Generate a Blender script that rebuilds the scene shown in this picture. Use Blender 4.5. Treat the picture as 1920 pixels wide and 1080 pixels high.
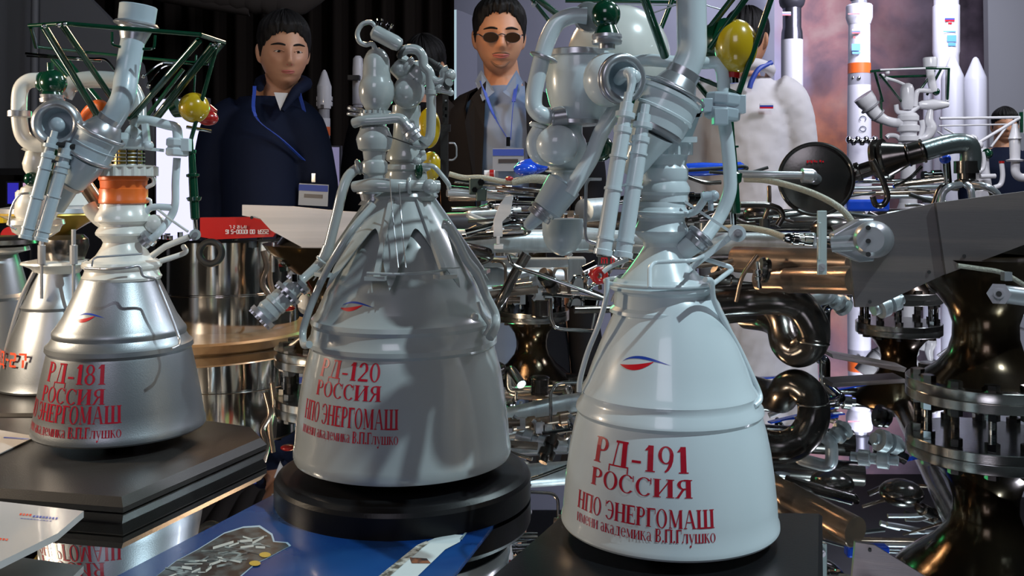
import bpy, bmesh, math, random
from mathutils import Vector as V, Matrix, Euler
from mathutils.bvhtree import BVHTree
random.seed(7)
PI = math.pi
for o in list(bpy.data.objects): bpy.data.objects.remove(o, do_unlink=True)
SC = bpy.context.scene
C = SC.collection

# ------------------------------------------------------------------ camera, exposure, world, lights
F, HY, CZ, TZ = 1790.0, 341.0, 1.17, 0.8415      # focal length in px, horizon row, camera height, table height
def P(px, py, d): return V(((px-960)/F*d, d, CZ-(py-HY)/F*d))
def R(px, d): return px/F*d
cam = bpy.data.cameras.new('camera'); cam.sensor_width = 36; cam.lens = F/1920*36
cam.shift_y = -(540-HY)/1920.0; cam.clip_start = 0.05
co = bpy.data.objects.new('camera', cam); C.objects.link(co)
co.location = (0, 0, CZ); co.rotation_euler = (PI/2, 0, 0); SC.camera = co
SC.view_settings.view_transform = 'Standard'; SC.view_settings.look = 'None'
SC.view_settings.exposure = 0.0; SC.view_settings.gamma = 1; SC.view_settings.use_curve_mapping = False
w = bpy.data.worlds.new('hall_world'); SC.world = w; w.use_nodes = True
w.node_tree.nodes['Background'].inputs[0].default_value = (0.30, 0.33, 0.42, 1)
w.node_tree.nodes['Background'].inputs[1].default_value = 0.035
def light(name, loc, target, power, col, size=0.2, spot=None, kind='AREA', sy=None):
    l = bpy.data.lights.new(name, 'SPOT' if spot else kind); l.energy = power; l.color = col
    if spot: l.spot_size = spot; l.spot_blend = 0.5; l.shadow_soft_size = size
    elif kind == 'AREA':
        l.size = size
        if sy: l.shape = 'RECTANGLE'; l.size_y = sy
    else: l.shadow_soft_size = size
    o = bpy.data.objects.new(name, l); C.objects.link(o); o.location = loc
    o.rotation_euler = (V(target)-V(loc)).to_track_quat('-Z', 'Y').to_euler(); return o
light('key_spot', (1.65, -0.12, CZ+2.5), (0.05, 0.95, CZ-0.1), 300, (0.74, 0.93, 1.0), 0.03, spot=0.86)
light('front_soft', (-0.5, -1.4, CZ+1.2), (0.0, 1.2, CZ-0.2), 9.5, (0.90, 0.86, 1.0), 0.9)
light('warm_stand_lamp', (-1.15, 1.02, CZ+0.12), (-0.72, 1.45, CZ-0.12), 9, (1.0, 0.80, 0.58), 0.12)
light('warm_bench_lamp', (-0.35, 2.5, CZ+0.7), (0.1, 2.0, CZ-0.2), 10, (1.0, 0.62, 0.34), 0.2)
light('engine_top_light', (0.9, 2.1, 2.6), (0.5, 1.9, 1.0), 16, (0.75, 0.95, 1.0), 0.25)
light('visitor_light', (0.35, 1.9, 1.95), (-0.3, 3.2, 1.6), 1.3, (1.0, 0.62, 0.42), 0.2)
light('coat_light', (2.3, 2.6, 2.9), (1.0, 3.7, 1.2), 50, (0.88, 0.88, 1.0), 0.4)
light('mural_wash', (3.4, 7.4, 3.6), (3.6, 11.0, 1.8), 80, (0.85, 0.82, 1.0), 1.2)
light('booth_wash', (3.6, 7.6, 3.4), (3.0, 9.8, 2.0), 60, (0.74, 0.76, 1.0), 0.8)
light('model_rockets_light', (4.2, 5.2, 3.0), (3.6, 8.6, 1.4), 42, (0.95, 0.96, 1.0), 0.5)
light('white_model_light', (2.2, 4.4, 2.5), (2.5, 5.7, 1.4), 14, (0.95, 0.97, 1.0), 0.3)
light('green_accent', (-0.15, 2.75, 1.35), (-0.45, 1.7, 0.9), 1.0, (0.1, 1.0, 0.35), 0.12)
light('left_panel_wash', (-1.5, 2.5, 2.8), (-2.0, 4.3, 1.7), 4, (0.8, 0.85, 1.0), 0.5)

# ------------------------------------------------------------------ materials
MATS = {}
def mat(name, col, rough=0.4, metal=0.0, coat=0.0, emit=None, es=0.0, bump=0.0, bscale=60, stretch=(1,1,1), col2=None, cscale=8, crange=(0.4,0.6), alpha=None, trans=0, detail=4, spec=None):
    m = bpy.data.materials.new(name); m.use_nodes = True; nt = m.node_tree; b = nt.nodes['Principled BSDF']
    def S(k, v):
        if k in b.inputs: b.inputs[k].default_value = v
    S('Base Color', (*col, 1)); S('Roughness', rough); S('Metallic', metal); S('Coat Weight', coat); S('Coat Roughness', 0.06)
    if spec is not None: S('Specular IOR Level', spec)
    if trans: S('Transmission Weight', trans)
    if emit: S('Emission Color', (*emit, 1)); S('Emission Strength', es)
    if bump or col2:
        tc = nt.nodes.new('ShaderNodeTexCoord'); mp = nt.nodes.new('ShaderNodeMapping'); mp.inputs['Scale'].default_value = stretch
        nt.links.new(tc.outputs['Object'], mp.inputs[0])
    if bump:
        n = nt.nodes.new('ShaderNodeTexNoise'); n.inputs['Scale'].default_value = bscale; n.inputs['Detail'].default_value = detail
        nt.links.new(mp.outputs[0], n.inputs['Vector'])
        bp = nt.nodes.new('ShaderNodeBump'); bp.inputs['Strength'].default_value = bump; bp.inputs['Distance'].default_value = 0.002
        nt.links.new(n.outputs[0], bp.inputs['Height']); nt.links.new(bp.outputs[0], b.inputs['Normal'])
    if col2:
        n = nt.nodes.new('ShaderNodeTexNoise'); n.inputs['Scale'].default_value = cscale; n.inputs['Detail'].default_value = 5
        nt.links.new(mp.outputs[0], n.inputs['Vector'])
        r = nt.nodes.new('ShaderNodeValToRGB'); r.color_ramp.elements[0].position = crange[0]; r.color_ramp.elements[1].position = crange[1]
        r.color_ramp.elements[0].color = (*col, 1); r.color_ramp.elements[1].color = (*col2, 1)
        nt.links.new(n.outputs[0], r.inputs[0]); nt.links.new(r.outputs[0], b.inputs['Base Color'])
    MATS[name] = m; return m
WHITE = mat('white_gloss_paint', (0.60,0.68,0.71), 0.28, 0, 0.5)
GREYP = mat('pale_grey_gloss_paint', (0.36,0.39,0.39), 0.20, 0, 0.6)
IVORY = mat('ivory_gloss_paint', (0.70,0.70,0.66), 0.25, 0, 0.6)
BLUEGREY = mat('blue_grey_paint', (0.40,0.48,0.53), 0.35, 0, 0.3)
SILVER = mat('silver_metallic_paint', (0.29,0.31,0.33), 0.40, 0.85, 0.15, bump=0.08, bscale=900)
SATIN = mat('satin_steel', (0.50,0.51,0.54), 0.30, 0.72, bump=0.03, bscale=300, stretch=(1,1,8))
CHROME = mat('chrome', (0.74,0.75,0.77), 0.07, 1.0)
STEEL = mat('machined_steel', (0.60,0.58,0.55), 0.20, 1.0, bump=0.05, bscale=160, stretch=(1,1,12))
DSTEEL = mat('dark_heat_steel', (0.12,0.11,0.105), 0.22, 0.95, bump=0.08, bscale=40, col2=(0.22,0.20,0.185), cscale=14)
BRONZE = mat('bronzed_steel', (0.42,0.29,0.21), 0.26, 0.8, bump=0.06, bscale=50, col2=(0.22,0.17,0.14), cscale=12)
TUBE = mat('brushed_tube', (0.50,0.54,0.56), 0.36, 0.45, bump=0.12, bscale=120, stretch=(5,1,1), col2=(0.40,0.43,0.45), cscale=10)
ALU = mat('aluminium_sheet', (0.30,0.26,0.24), 0.34, 0.75, bump=0.06, bscale=90, stretch=(0.3,1,10), col2=(0.22,0.20,0.20), cscale=5)
ALUP = mat('bright_aluminium_sheet', (0.72,0.66,0.65), 0.33, 0.4, bump=0.06, bscale=90, stretch=(0.3,1,10), col2=(0.60,0.56,0.56), cscale=5)
TINT = mat('heat_tinted_nozzle', (0.035,0.026,0.02), 0.2, 0.9, 0.2, col2=(0.09,0.06,0.03), cscale=6)
GREEN = mat('dark_green_gloss', (0.004,0.045,0.022), 0.18, 0, 0.7)
YELLOW = mat('yellow_gloss', (0.50,0.33,0.012), 0.22, 0, 0.7)
GOLD = mat('gold_dish', (0.50,0.34,0.06), 0.3, 0.5, 0.3)
ORANGE = mat('orange_paint', (0.72,0.14,0.02), 0.35, 0, 0.3)
RED = mat('red_gloss', (0.36,0.010,0.010), 0.3, 0, 0.5)
INK = mat('crimson_lettering', (0.42,0.008,0.025), 0.3, 0, 0.3)
INKO = mat('orange_red_lettering', (0.75,0.08,0.03), 0.35)
BLUEINK = mat('blue_lettering', (0.02,0.06,0.38), 0.3)
REDINK = mat('bright_red_mark', (0.60,0.01,0.02), 0.3)
BLACK = mat('black_satin_board', (0.007,0.007,0.008), 0.32, 0, 0.0, spec=0.18, bump=0.05, bscale=500)
PLATE = mat('dark_grey_anodised', (0.032,0.029,0.027), 0.36, 0.25, spec=0.3, bump=0.12, bscale=900)
RUBBER = mat('black_rubber', (0.012,0.012,0.012), 0.5)
BRAID = mat('braided_hose', (0.34,0.33,0.27), 0.5, 0.4, bump=0.9, bscale=500)
BLUEF = mat('blue_lit_foil_and_straps', (0.02,0.09,0.70), 0.15, 0.1, 0.8, bump=0.4, bscale=40)  # blue straps, and foil whose blue light is put into the base colour
WOOD = mat('brown_varnished_ring', (0.22,0.12,0.05), 0.35, 0, 0.3, col2=(0.15,0.08,0.035), cscale=20)
CLEAR = mat('clear_plastic', (0.85,0.92,0.95), 0.08, 0, trans=0.85)
SKIN = mat('skin', (0.50,0.27,0.17), 0.5, col2=(0.46,0.23,0.15), cscale=12)
SKIN2 = mat('skin_warm', (0.52,0.26,0.15), 0.5, col2=(0.46,0.22,0.13), cscale=12)
HAIR = mat('black_hair', (0.005,0.0045,0.005), 0.6, spec=0.25, bump=0.8, bscale=120, stretch=(4,4,1))
NAVY = mat('navy_cloth', (0.006,0.010,0.028), 0.75, spec=0.12, bump=0.3, bscale=14)
SUIT = mat('black_suit_cloth', (0.007,0.007,0.009), 0.75, spec=0.12, bump=0.3, bscale=14)
SHIRT = mat('light_blue_shirt', (0.13,0.19,0.31), 0.7, bump=0.4, bscale=16)
COAT = mat('white_coat_cloth', (0.62,0.60,0.62), 0.8, bump=1.0, bscale=9)
TROUS = mat('dark_trousers', (0.012,0.013,0.02), 0.8, spec=0.12)
WTEE = mat('white_cotton', (0.6,0.6,0.62), 0.8)
LANY = mat('blue_lanyard', (0.02,0.06,0.38), 0.5)
BADGE = mat('badge_card', (0.22,0.27,0.36), 0.3)
EYEW = mat('eye_white', (0.55,0.5,0.48), 0.2); IRIS = mat('dark_iris', (0.01,0.007,0.005), 0.1)
LIP = mat('lips', (0.38,0.10,0.09), 0.45)
LENS = mat('tinted_lens', (0.03,0.018,0.012), 0.06, 0, 1.0)
RKT = mat('rocket_white', (0.62,0.62,0.66), 0.35, 0, 0.2)
RKG = mat('rocket_grey', (0.30,0.30,0.33), 0.4)
RKO = mat('rocket_orange', (0.75,0.13,0.02), 0.4)
RKD = mat('rocket_dark', (0.05,0.05,0.06), 0.35, 0.3)
RWHITE = mat('model_white', (0.72,0.72,0.76), 0.3, 0, 0.3)
CURT = mat('black_brown_curtain', (0.010,0.008,0.007), 0.9, spec=0.1)

# ------------------------------------------------------------------ mesh builder
def frame(u):
    u = u.normalized(); a = V((0,0,1)) if abs(u.z) < 0.9 else V((1,0,0))
    s = u.cross(a).normalized(); return u, s, u.cross(s).normalized()
def crom(pts, k=6, closed=False):
    n = len(pts)
    if n < 3 and not closed: return [V(p) for p in pts]
    out = []
    for i in range(n if closed else n-1):
        p1, p2 = pts[i], pts[(i+1) % n]
        p0 = pts[i-1] if (i > 0 or closed) else p1*2-p2
        p3 = pts[(i+2) % n] if (i+2 < n or closed) else p2*2-p1
        for j in range(k):
            t = j/k; t2 = t*t; t3 = t2*t
            out.append(0.5*((2*p1)+(p2-p0)*t+(2*p0-5*p1+4*p2-p3)*t2+(3*p1-p0-3*p2+p3)*t3))
    if not closed: out.append(V(pts[-1]))
    return out
def fillet(pts, q=0.35, k=5):
    """straight runs with rounded corners"""
    out = [V(pts[0])]
    for i in range(1, len(pts)-1):
        a, b, c = pts[i-1], pts[i], pts[i+1]
        la, lc = (a-b).length, (c-b).length; r = min(la, lc)*q
        s, e = b+(a-b).normalized()*r, b+(c-b).normalized()*r
        for j in range(k+1):
            t = j/k; out.append(s*(1-t)**2+b*2*t*(1-t)+e*t*t)
    out.append(V(pts[-1])); return out
class MB:
    def __init__(s): s.v = []; s.f = []
    def add(s, vs, fs):
        o = len(s.v); s.v += [tuple(v) for v in vs]; s.f += [tuple(i+o for i in f) for f in fs]; return s
    def rings(s, rs, cap=(True, True), loop=False):
        n = len(rs[0]); o = len(s.v)
        for r in rs: s.v += [tuple(p) for p in r]
        m = len(rs)
        for i in range(m if loop else m-1):
            a, b = o+i*n, o+((i+1) % m)*n
            for j in range(n):
                k = (j+1) % n; s.f.append((a+j, a+k, b+k, b+j))
        if not loop:
            if cap[0]: s.f.append(tuple(o+j for j in range(n))[::-1])
            if cap[1]: s.f.append(tuple(o+(m-1)*n+j for j in range(n)))
        return s
    def lathe(s, a, b, prof, n=32, cap=(True, True)):
        a, b = V(a), V(b); u, e1, e2 = frame(b-a); L = (b-a).length
        s.rings([[a+u*(t*L)+(e1*math.cos(2*PI*j/n)+e2*math.sin(2*PI*j/n))*max(r, 1e-5) for j in range(n)] for t, r in prof], cap); return s
    def vl(s, prof, cx, d, n=64, cap=(False, False)):
        """upright lathe: prof (row, radius px)"""
        X = (cx-960)/F*d
        s.rings([[V((X+math.sin(2*PI*j/n)*R(p[1], d), d-math.cos(2*PI*j/n)*R(p[1], d), CZ-(p[0]-HY)/F*d)) for j in range(n)] for p in prof], cap); return s
    def cyl(s, a, b, r0, r1=None, n=20): return s.lathe(a, b, [(0, r0), (1, r0 if r1 is None else r1)], n)
    def tube(s, pts, r, n=12, mode='c', closed=False, q=0.35, cap=True):
        pts = [V(p) for p in pts]
        rl = r if isinstance(r, (list, tuple)) else None
        if mode == 'c': c = crom(pts, 6, closed)
        elif mode == 'f': c = fillet(pts, q)
        else: c = pts
        m = len(c); rs = []
        if rl:
            k = len(rl)-1; rad = [rl[min(int(i/(m-1)*k), k-1)]*(1-(i/(m-1)*k-min(int(i/(m-1)*k), k-1)))+rl[min(int(i/(m-1)*k), k-1)+1]*(i/(m-1)*k-min(int(i/(m-1)*k), k-1)) for i in range(m)]
        else: rad = [r]*m
        t0 = (c[1]-c[0]).normalized(); _, e1, e2 = frame(t0)
        for i in range(m):
            if closed: t = (c[(i+1) % m]-c[i-1]).normalized()
            else: t = ((c[i+1] if i < m-1 else c[i])-(c[i-1] if i else c[i])).normalized()
            ax = t0.cross(t)
            if ax.length > 1e-6:
                q_ = Matrix.Rotation(t0.angle(t), 3, ax.normalized()); e1 = q_ @ e1; e2 = q_ @ e2
            t0 = t
            rs.append([c[i]+(e1*math.cos(2*PI*j/n)+e2*math.sin(2*PI*j/n))*rad[i] for j in range(n)])
        s.rings(rs, (cap, cap), closed); return s
    def torus(s, c, ax, R_, r, n=40, m=10, sy=1.0):
        u, e1, e2 = frame(V(ax)); c = V(c); rs = []
        for i in range(n):
            a = 2*PI*i/n; o = e1*math.cos(a)+e2*math.sin(a)
            rs.append([c+o*(R_+r*math.cos(2*PI*j/m))+u*(r*sy*math.sin(2*PI*j/m)) for j in range(m)])
        s.rings(rs, loop=True); return s
    def sph(s, c, r, n=24, m=14, ax=None):
        c = V(c); r = (r, r, r) if not isinstance(r, (tuple, list)) else r
        M = Matrix.Identity(3) if ax is None else V((0,0,1)).rotation_difference(V(ax)).to_matrix()
        s.rings([[c+M @ V((r[0]*math.sin(a)*math.cos(2*PI*j/n), r[1]*math.sin(a)*math.sin(2*PI*j/n), r[2]*math.cos(a))) for j in range(n)] for a in [PI-PI*(i+0.02)/(m+0.04) for i in range(m+1)]]); return s
    def box(s, c, sz, M=None):
        c = V(c); M = M or Matrix.Identity(3)
        vs = [c+M @ V((x*sz[0]/2, y*sz[1]/2, z*sz[2]/2)) for x in (-1,1) for y in (-1,1) for z in (-1,1)]
        return s.add(vs, [(0,1,3,2),(4,6,7,5),(0,4,5,1),(2,3,7,6),(0,2,6,4),(1,5,7,3)])
    def beam(s, a, b, w_, h_):
        a, b = V(a), V(b); u, e1, e2 = frame(b-a)
        return s.rings([[p+e1*x*w_/2+e2*y*h_/2 for x, y in ((-1,-1),(1,-1),(1,1),(-1,1))] for p in (a, b)])
    def prism(s, pts, off):
        pts = [V(p) for p in pts]; off = V(off); n = len(pts)
        return s.add(pts+[p+off for p in pts], [tuple(range(n))[::-1], tuple(range(n, 2*n))]+[(i, (i+1) % n, n+(i+1) % n, n+i) for i in range(n)])
    def hexb(s, a, b, r): return s.cyl(a, b, r, n=6)
ORG = {}
def mk(name, mb, m, parent=None, smooth=38, bevel=0, org=None, mods=None):
    me = bpy.data.meshes.new(name); o0 = V(org) if org is not None else (ORG[parent.name] if parent else V((0,0,0)))
    me.from_pydata([tuple(V(v)-o0) for v in mb.v], [], mb.f); me.materials.append(m)
    bm = bmesh.new(); bm.from_mesh(me); bmesh.ops.recalc_face_normals(bm, faces=bm.faces); bm.to_mesh(me); bm.free()
    if smooth:
        me.polygons.foreach_set('use_smooth', [True]*len(me.polygons)); me.set_sharp_from_angle(angle=math.radians(smooth))
    o = bpy.data.objects.new(name, me); C.objects.link(o)
    if parent:
        o.parent = parent; o.location = o0-ORG[parent.name]
    else: o.location = o0
    ORG[o.name] = o0
    if bevel:
        b = o.modifiers.new('bevel', 'BEVEL'); b.width = bevel; b.segments = 2; b.limit_method = 'ANGLE'
    return o
def tag(o, label, cat, group=None, kind=None):
    if label: o['label'] = label
    if cat: o['category'] = cat
    if group: o['group'] = group
    if kind: o['kind'] = kind
    return o
def thing(name, loc, label, cat, group=None):
    o = bpy.data.objects.new(name, None); C.objects.link(o); o.location = loc; o.empty_display_size = 0.05; ORG[o.name] = V(loc)
    return tag(o, label, cat, group)
def struct(name, mb, m, smooth=0, **k): o = mk(name, mb, m, None, smooth, **k); o['kind'] = 'structure'; return o

# ------------------------------------------------------------------ serif lettering built as thin polygons
T, H_ = 0.235, 0.085
def gS(x0, y0, x1, y1, w_):
    n = max(1, round(abs(y1-y0)*4)); out = []
    for i in range(n):
        a, b = i/n, (i+1)/n; xa, xb, ya, yb = x0+(x1-x0)*a, x0+(x1-x0)*b, y0+(y1-y0)*a, y0+(y1-y0)*b
        out.append(('q', [(xa-w_/2, ya), (xa+w_/2, ya), (xb+w_/2, yb), (xb-w_/2, yb)]))
    return out
def gH(x0, x1, y, h=H_):
    n = max(1, int((x1-x0)/0.25)); return [('q', [(x0+(x1-x0)*i/n, y-h/2), (x0+(x1-x0)*(i+1)/n, y-h/2), (x0+(x1-x0)*(i+1)/n, y+h/2), (x0+(x1-x0)*i/n, y+h/2)]) for i in range(n)]
def gE(cx, cy, rx, ry, wx, wy, a0, a1):
    n = max(4, int(abs(a1-a0)/15)); out = []
    for i in range(n):
        a, b = math.radians(a0+(a1-a0)*i/n), math.radians(a0+(a1-a0)*(i+1)/n)
        o = lambda t: (cx+rx*math.cos(t), cy+ry*math.sin(t)); q = lambda t: (cx+(rx-wx)*math.cos(t), cy+(ry-wy)*math.sin(t))
        out.append(('q', [q(a), o(a), o(b), q(b)]))
    return out
def stem(x, t=T, s=1.0):
    n = 3; g = []
    for i in range(n): g += gS(x, i/n, x, (i+1)/n, t)
    return g+gH(x-t/2-0.08, x+t/2+0.08, 0.022, 0.045)+gH(x-t/2-0.08, x+t/2+0.08, 0.978, 0.045)
def GLY(c):
    if c in 'Р': return stem(.2)+gE(.42,.735,.32,.265,.17,.055,-90,90)+gH(.2,.42,.972)+gH(.2,.42,.497), .82
    if c in 'Дд': return gS(.26,.05,.42,.97,.06)+gS(.75,.03,.75,.99,T)+gH(.3,.9,.972)+gH(.04,.98,.03,.06)+gS(.07,-.22,.07,.03,.055)+gS(.95,-.22,.95,.03,.055), 1.05
    if c in 'Оо': return gE(.45,.5,.42,.52,.17,.05,0,360), .92
    if c == 'С': return gE(.47,.5,.43,.52,.17,.05,42,318)+gS(.8,.66,.8,1.0,.05), .9
    if c in 'Ии': return stem(.2)+stem(.84)+gS(.26,.12,.78,.88,.08), 1.06
    if c == 'Я': return stem(.66)+gE(.44,.735,.32,.265,.17,.055,90,270)+gH(.44,.68,.972)+gH(.44,.68,.497)+gS(.14,.02,.42,.5,.14)+gH(.02,.22,.022,.045), .9
    if c in 'Нн': return stem(.2)+stem(.82)+gH(.2,.82,.5,.06), 1.03
    if c == 'П': return stem(.2)+stem(.82)+gH(.2,.82,.972), 1.03
    if c == 'Э': return gE(.42,.5,.43,.52,.17,.05,-140,140)+gH(.3,.75,.5,.06)+gS(.08,.66,.08,1.0,.05), .92
    if c == 'Е': return stem(.2)+gH(.2,.72,.972)+gH(.2,.74,.03)+gH(.2,.55,.5,.055)+gS(.71,.74,.71,.98,.05)+gS(.74,.02,.74,.28,.05)+gS(.55,.38,.55,.62,.05), .83
    if c == 'Г': return stem(.2)+gH(.2,.72,.972)+gS(.71,.7,.71,.98,.05), .77
    if c in 'Мм': return gS(.2,.02,.2,.98,.06)+gH(.08,.34,.022,.045)+gS(.24,.98,.58,.08,.18)+gS(.94,.98,.6,.08,.06)+gS(.98,.02,.98,.98,T)+gH(.82,1.14,.022,.045)+gH(.08,.26,.978,.045)+gH(.94,1.14,.978,.045), 1.2
    if c == 'А': return gS(.14,.02,.46,1,.06)+gS(.82,.02,.5,1,.18)+gH(.25,.7,.34,.05)+gH(.02,.28,.022,.045)+gH(.68,1.0,.022,.045), 1.02
    if c in 'Шш': return stem(.2)+stem(.72)+stem(1.24)+gH(.2,1.24,.03), 1.44
    if c == 'В': return stem(.2)+gE(.42,.755,.28,.245,.16,.05,-90,90)+gE(.42,.265,.33,.265,.17,.05,-90,90)+gH(.2,.42,.972)+gH(.2,.42,.515)+gH(.2,.42,.03), .84
    if c == 'к': return stem(.2)+gS(.32,.48,.62,.98,.07)+gS(.78,.02,.44,.56,.17)+gH(.62,.92,.022,.045)+gH(.52,.78,.978,.045), .92
    if c == 'л': return gS(.14,.02,.36,.98,.07)+gS(.76,.02,.76,.98,T)+gH(.24,.9,.972)+gH(.6,.92,.022,.045)+gE(.1,.1,.09,.1,.09,.1,0,360), .96
    if c == 'е': return gE(.45,.5,.4,.52,.17,.06,0,325)+gH(.1,.84,.55,.06), .88
    if c == 'а': return gE(.38,.68,.3,.32,.13,.06,0,150)+gS(.62,.05,.62,.72,.17)+gE(.4,.28,.32,.3,.16,.06,60,310)+gH(.62,.86,.03,.06), .88
    if c == 'у': return gS(.5,.1,.2,.98,.17)+gS(.4,-.4,.8,.98,.06)+gH(.04,.38,.978,.045)+gH(.64,.92,.978,.045)+gE(.3,-.36,.13,.13,.13,.13,0,360), .92
    if c == '.': return gE(.15,.08,.1,.1,.1,.1,0,360), .32
    if c == '-': return gH(.06,.46,.32,.1), .52
    if c == '1': return stem(.34)[:-1]+gS(.14,.8,.3,.98,.12), .62
    if c == '0': return gE(.36,.5,.32,.52,.15,.05,0,360), .74
    if c == '2': return gE(.36,.7,.3,.31,.17,.06,-35,170)+gS(.1,.06,.56,.56,.12)+gH(.06,.68,.06,.13), .74
    if c == '8': return gE(.36,.75,.27,.26,.13,.05,0,360)+gE(.36,.26,.32,.28,.15,.05,0,360), .74
    if c == '9': return gE(.36,.67,.32,.34,.15,.05,0,360)+gE(.2,.67,.48,.7,.16,.05,-72,0), .74
    if c == '7': return gH(.06,.66,.93,.14)+gS(.26,.0,.58,.9,.15), .72
    return [], .36
SMALL = set('имениакадемиклушоу')
def nozzle_text(text, prof, cx, d, px_r, py, hpx, width, m, parent, name='lettering', lift=0.00030):
    """wrap lettering round an upright nozzle; px_r/py = where its right end stands, width in metres along the surface"""
    X = (cx-960)/F*d
    zs = [CZ-(p[0]-HY)/F*d for p in prof]; rr = [R(p[1], d) for p in prof]
    def rad(z):
        for i in range(len(zs)-1):
            a, b = zs[i], zs[i+1]
            if (a-z)*(b-z) <= 0 and a != b: return rr[i]+(rr[i+1]-rr[i])*(z-a)/(b-a)
        return rr[-1]
    def solve(px, z):
        r = rad(z); lo, hi = -1.2, 1.2
        for _ in range(40):
            m_ = (lo+hi)/2; x = X+r*math.sin(m_); y = d-r*math.cos(m_)
            if 960+F*x/y < px: lo = m_
            else: hi = m_
        return lo
    z = CZ-(py-HY)/F*d
    for _ in range(12):
        th = solve(px_r, z); y = d-rad(z)*math.cos(th); z = CZ-(py-HY)/F*y
    y = d-rad(z)*math.cos(th); h = hpx/F*y
    glyphs = []; adv = 0
    for ch in text:
        g, w_ = GLY(ch); k = 0.70 if ch in SMALL else 1.0
        wk = 0.82 if ch in SMALL else 1.0
        for _, q in g: glyphs.append([(adv+x*wk, yy*k) for x, yy in q])
        adv += w_*wk+0.0
    sc = width/adv; r0 = rad(z); mb = MB()
    for q in glyphs:
        vs = []
        for x, yy in q:
            t = th-(adv-x)*sc/r0; zz = z+(yy-0.5)*h; rz = rad(zz)+lift
            vs.append((X+rz*math.sin(t), d-rz*math.cos(t), zz))
        mb.add(vs, [(0,1,2,3)])
    return mk(name, mb, m, parent, smooth=0)
def nozzle_logo(prof, cx, d, pl, pr, py, hpx, parent):
    """swoosh emblem: blue arc above a red leaf"""
    X = (cx-960)/F*d; zs = [CZ-(p[0]-HY)/F*d for p in prof]; rr = [R(p[1], d) for p in prof]
    def rad(z):
        for i in range(len(zs)-1):
            if (zs[i]-z)*(zs[i+1]-z) <= 0: return rr[i]+(rr[i+1]-rr[i])*(z-zs[i])/(zs[i+1]-zs[i])
        return rr[-1]
    def solve(px, z):
        r = rad(z); lo, hi = -1.3, 1.3
        for _ in range(40):
            m_ = (lo+hi)/2
            if 960+F*(X+r*math.sin(m_))/(d-r*math.cos(m_)) < px: lo = m_
            else: hi = m_
        return lo
    z = CZ-(py-HY)/F*d
    for _ in range(12):
        ta, tb = solve(pl, z), solve(pr, z); z = CZ-(py-HY)/F*(d-rad(z)*math.cos((ta+tb)/2))
    h = hpx/F*(d-rad(z)*math.cos((ta+tb)/2))
    def strip(up, lo_, m, nm):
        mb = MB(); n = len(up)
        def pt(u, v_):
            t = ta+(tb-ta)*u; zz = z+v_*h; rz = rad(zz)+0.00025; return (X+rz*math.sin(t), d-rz*math.cos(t), zz)
        for i in range(n-1): mb.add([pt(*lo_[i]), pt(*lo_[i+1]), pt(*up[i+1]), pt(*up[i])], [(0,1,2,3)])
        mk(nm, mb, m, parent, smooth=0)
    N = 14; u = [i/N for i in range(N+1)]
    strip([(0.04+x*.96, -0.02+0.5*math.sin(PI*min(1, x**.75))-0.0*x) for x in u], [(0.04+x*.96, -0.02+0.40*math.sin(PI*min(1, x**.75))**1.0-0.09*math.sin(PI*x)) for x in u], BLUEINK, 'emblem_arc')
    strip([(0.0+x*.68, -0.22+0.40*x**1.6) for x in u], [(0.0+x*.68, -0.22-0.30*math.sin(PI*x**.9)+0.36*x**3) for x in u], REDINK, 'emblem_leaf')

# ================================================================== the setting
struct('floor', MB().box((0.5, 4, -0.02), (15, 17, 0.04)), mat('dark_floor', (0.02,0.02,0.024), 0.35))
struct('ceiling', MB().box((0.5, 4, 3.9), (15, 17, 0.04)), mat('dark_ceiling_cloth', (0.012,0.012,0.012), 0.9))
struct('wall_left', MB().box((-6.5, 4, 1.95), (0.1, 17, 3.9)), CURT)
struct('wall_right', MB().box((8, 4, 1.95), (0.1, 17, 3.9)), CURT)
struct('wall_back', MB().box((0.5, 12.2, 1.95), (15, 0.1, 3.9)), mat('dark_back_wall', (0.02,0.02,0.03), 0.9))
struct('wall_front', MB().box((0.5, -4, 1.95), (15, 0.1, 3.9)), mat('grey_front_wall', (0.03,0.03,0.04), 0.9))
# hanging folded curtain behind the young man
mb = MB(); fr, bk = [], []
N = 260; x0, x1 = -4.4, -0.42
for i in range(N+1):
    x = x0+(x1-x0)*i/N; y = 7.0+0.055*math.sin(i*0.55)+0.03*math.sin(i*0.23+1)
    fr.append((x, y)); bk.append((x, y+0.02))
vs = [(x, y, z) for z in (0.0, 3.85) for x, y in fr]
mb.add(vs, [(i, i+1, N+2+i, N+1+i) for i in range(N)])
vs = [(x, y, z) for z in (0.0, 3.85) for x, y in bk]
mb.add(vs, [(i, i+1, N+2+i, N+1+i) for i in range(N)])
tag(mk('curtain', mb, mat('pleated_dark_curtain', (0.020,0.016,0.014), 0.9, spec=0.1), None, 60), 'dark brown pleated curtain hanging behind the young man in navy', 'curtain')
# draped ceiling swags top left
for k in range(9):
    pts = [P(150+k*40, -70-k*6, 5.6), P(300+k*30, -22+k*4, 5.6), P(470+k*30, 18-k*16, 5.6)]
    o = mk('ceiling_swag' if k == 0 else 'ceiling_swag', MB().tube(pts, [0.05, 0.08, 0.04], 10), mat('swag_cloth', (0.05,0.042,0.038), 0.9) if k == 0 else MATS['swag_cloth'])
    tag(o, ['first','second','third','fourth','fifth','sixth','seventh','eighth','last'][k]+' dark fold of draped cloth under the ceiling, counted from the left', 'drape', 'cloth folds draped under the dark ceiling')
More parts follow.
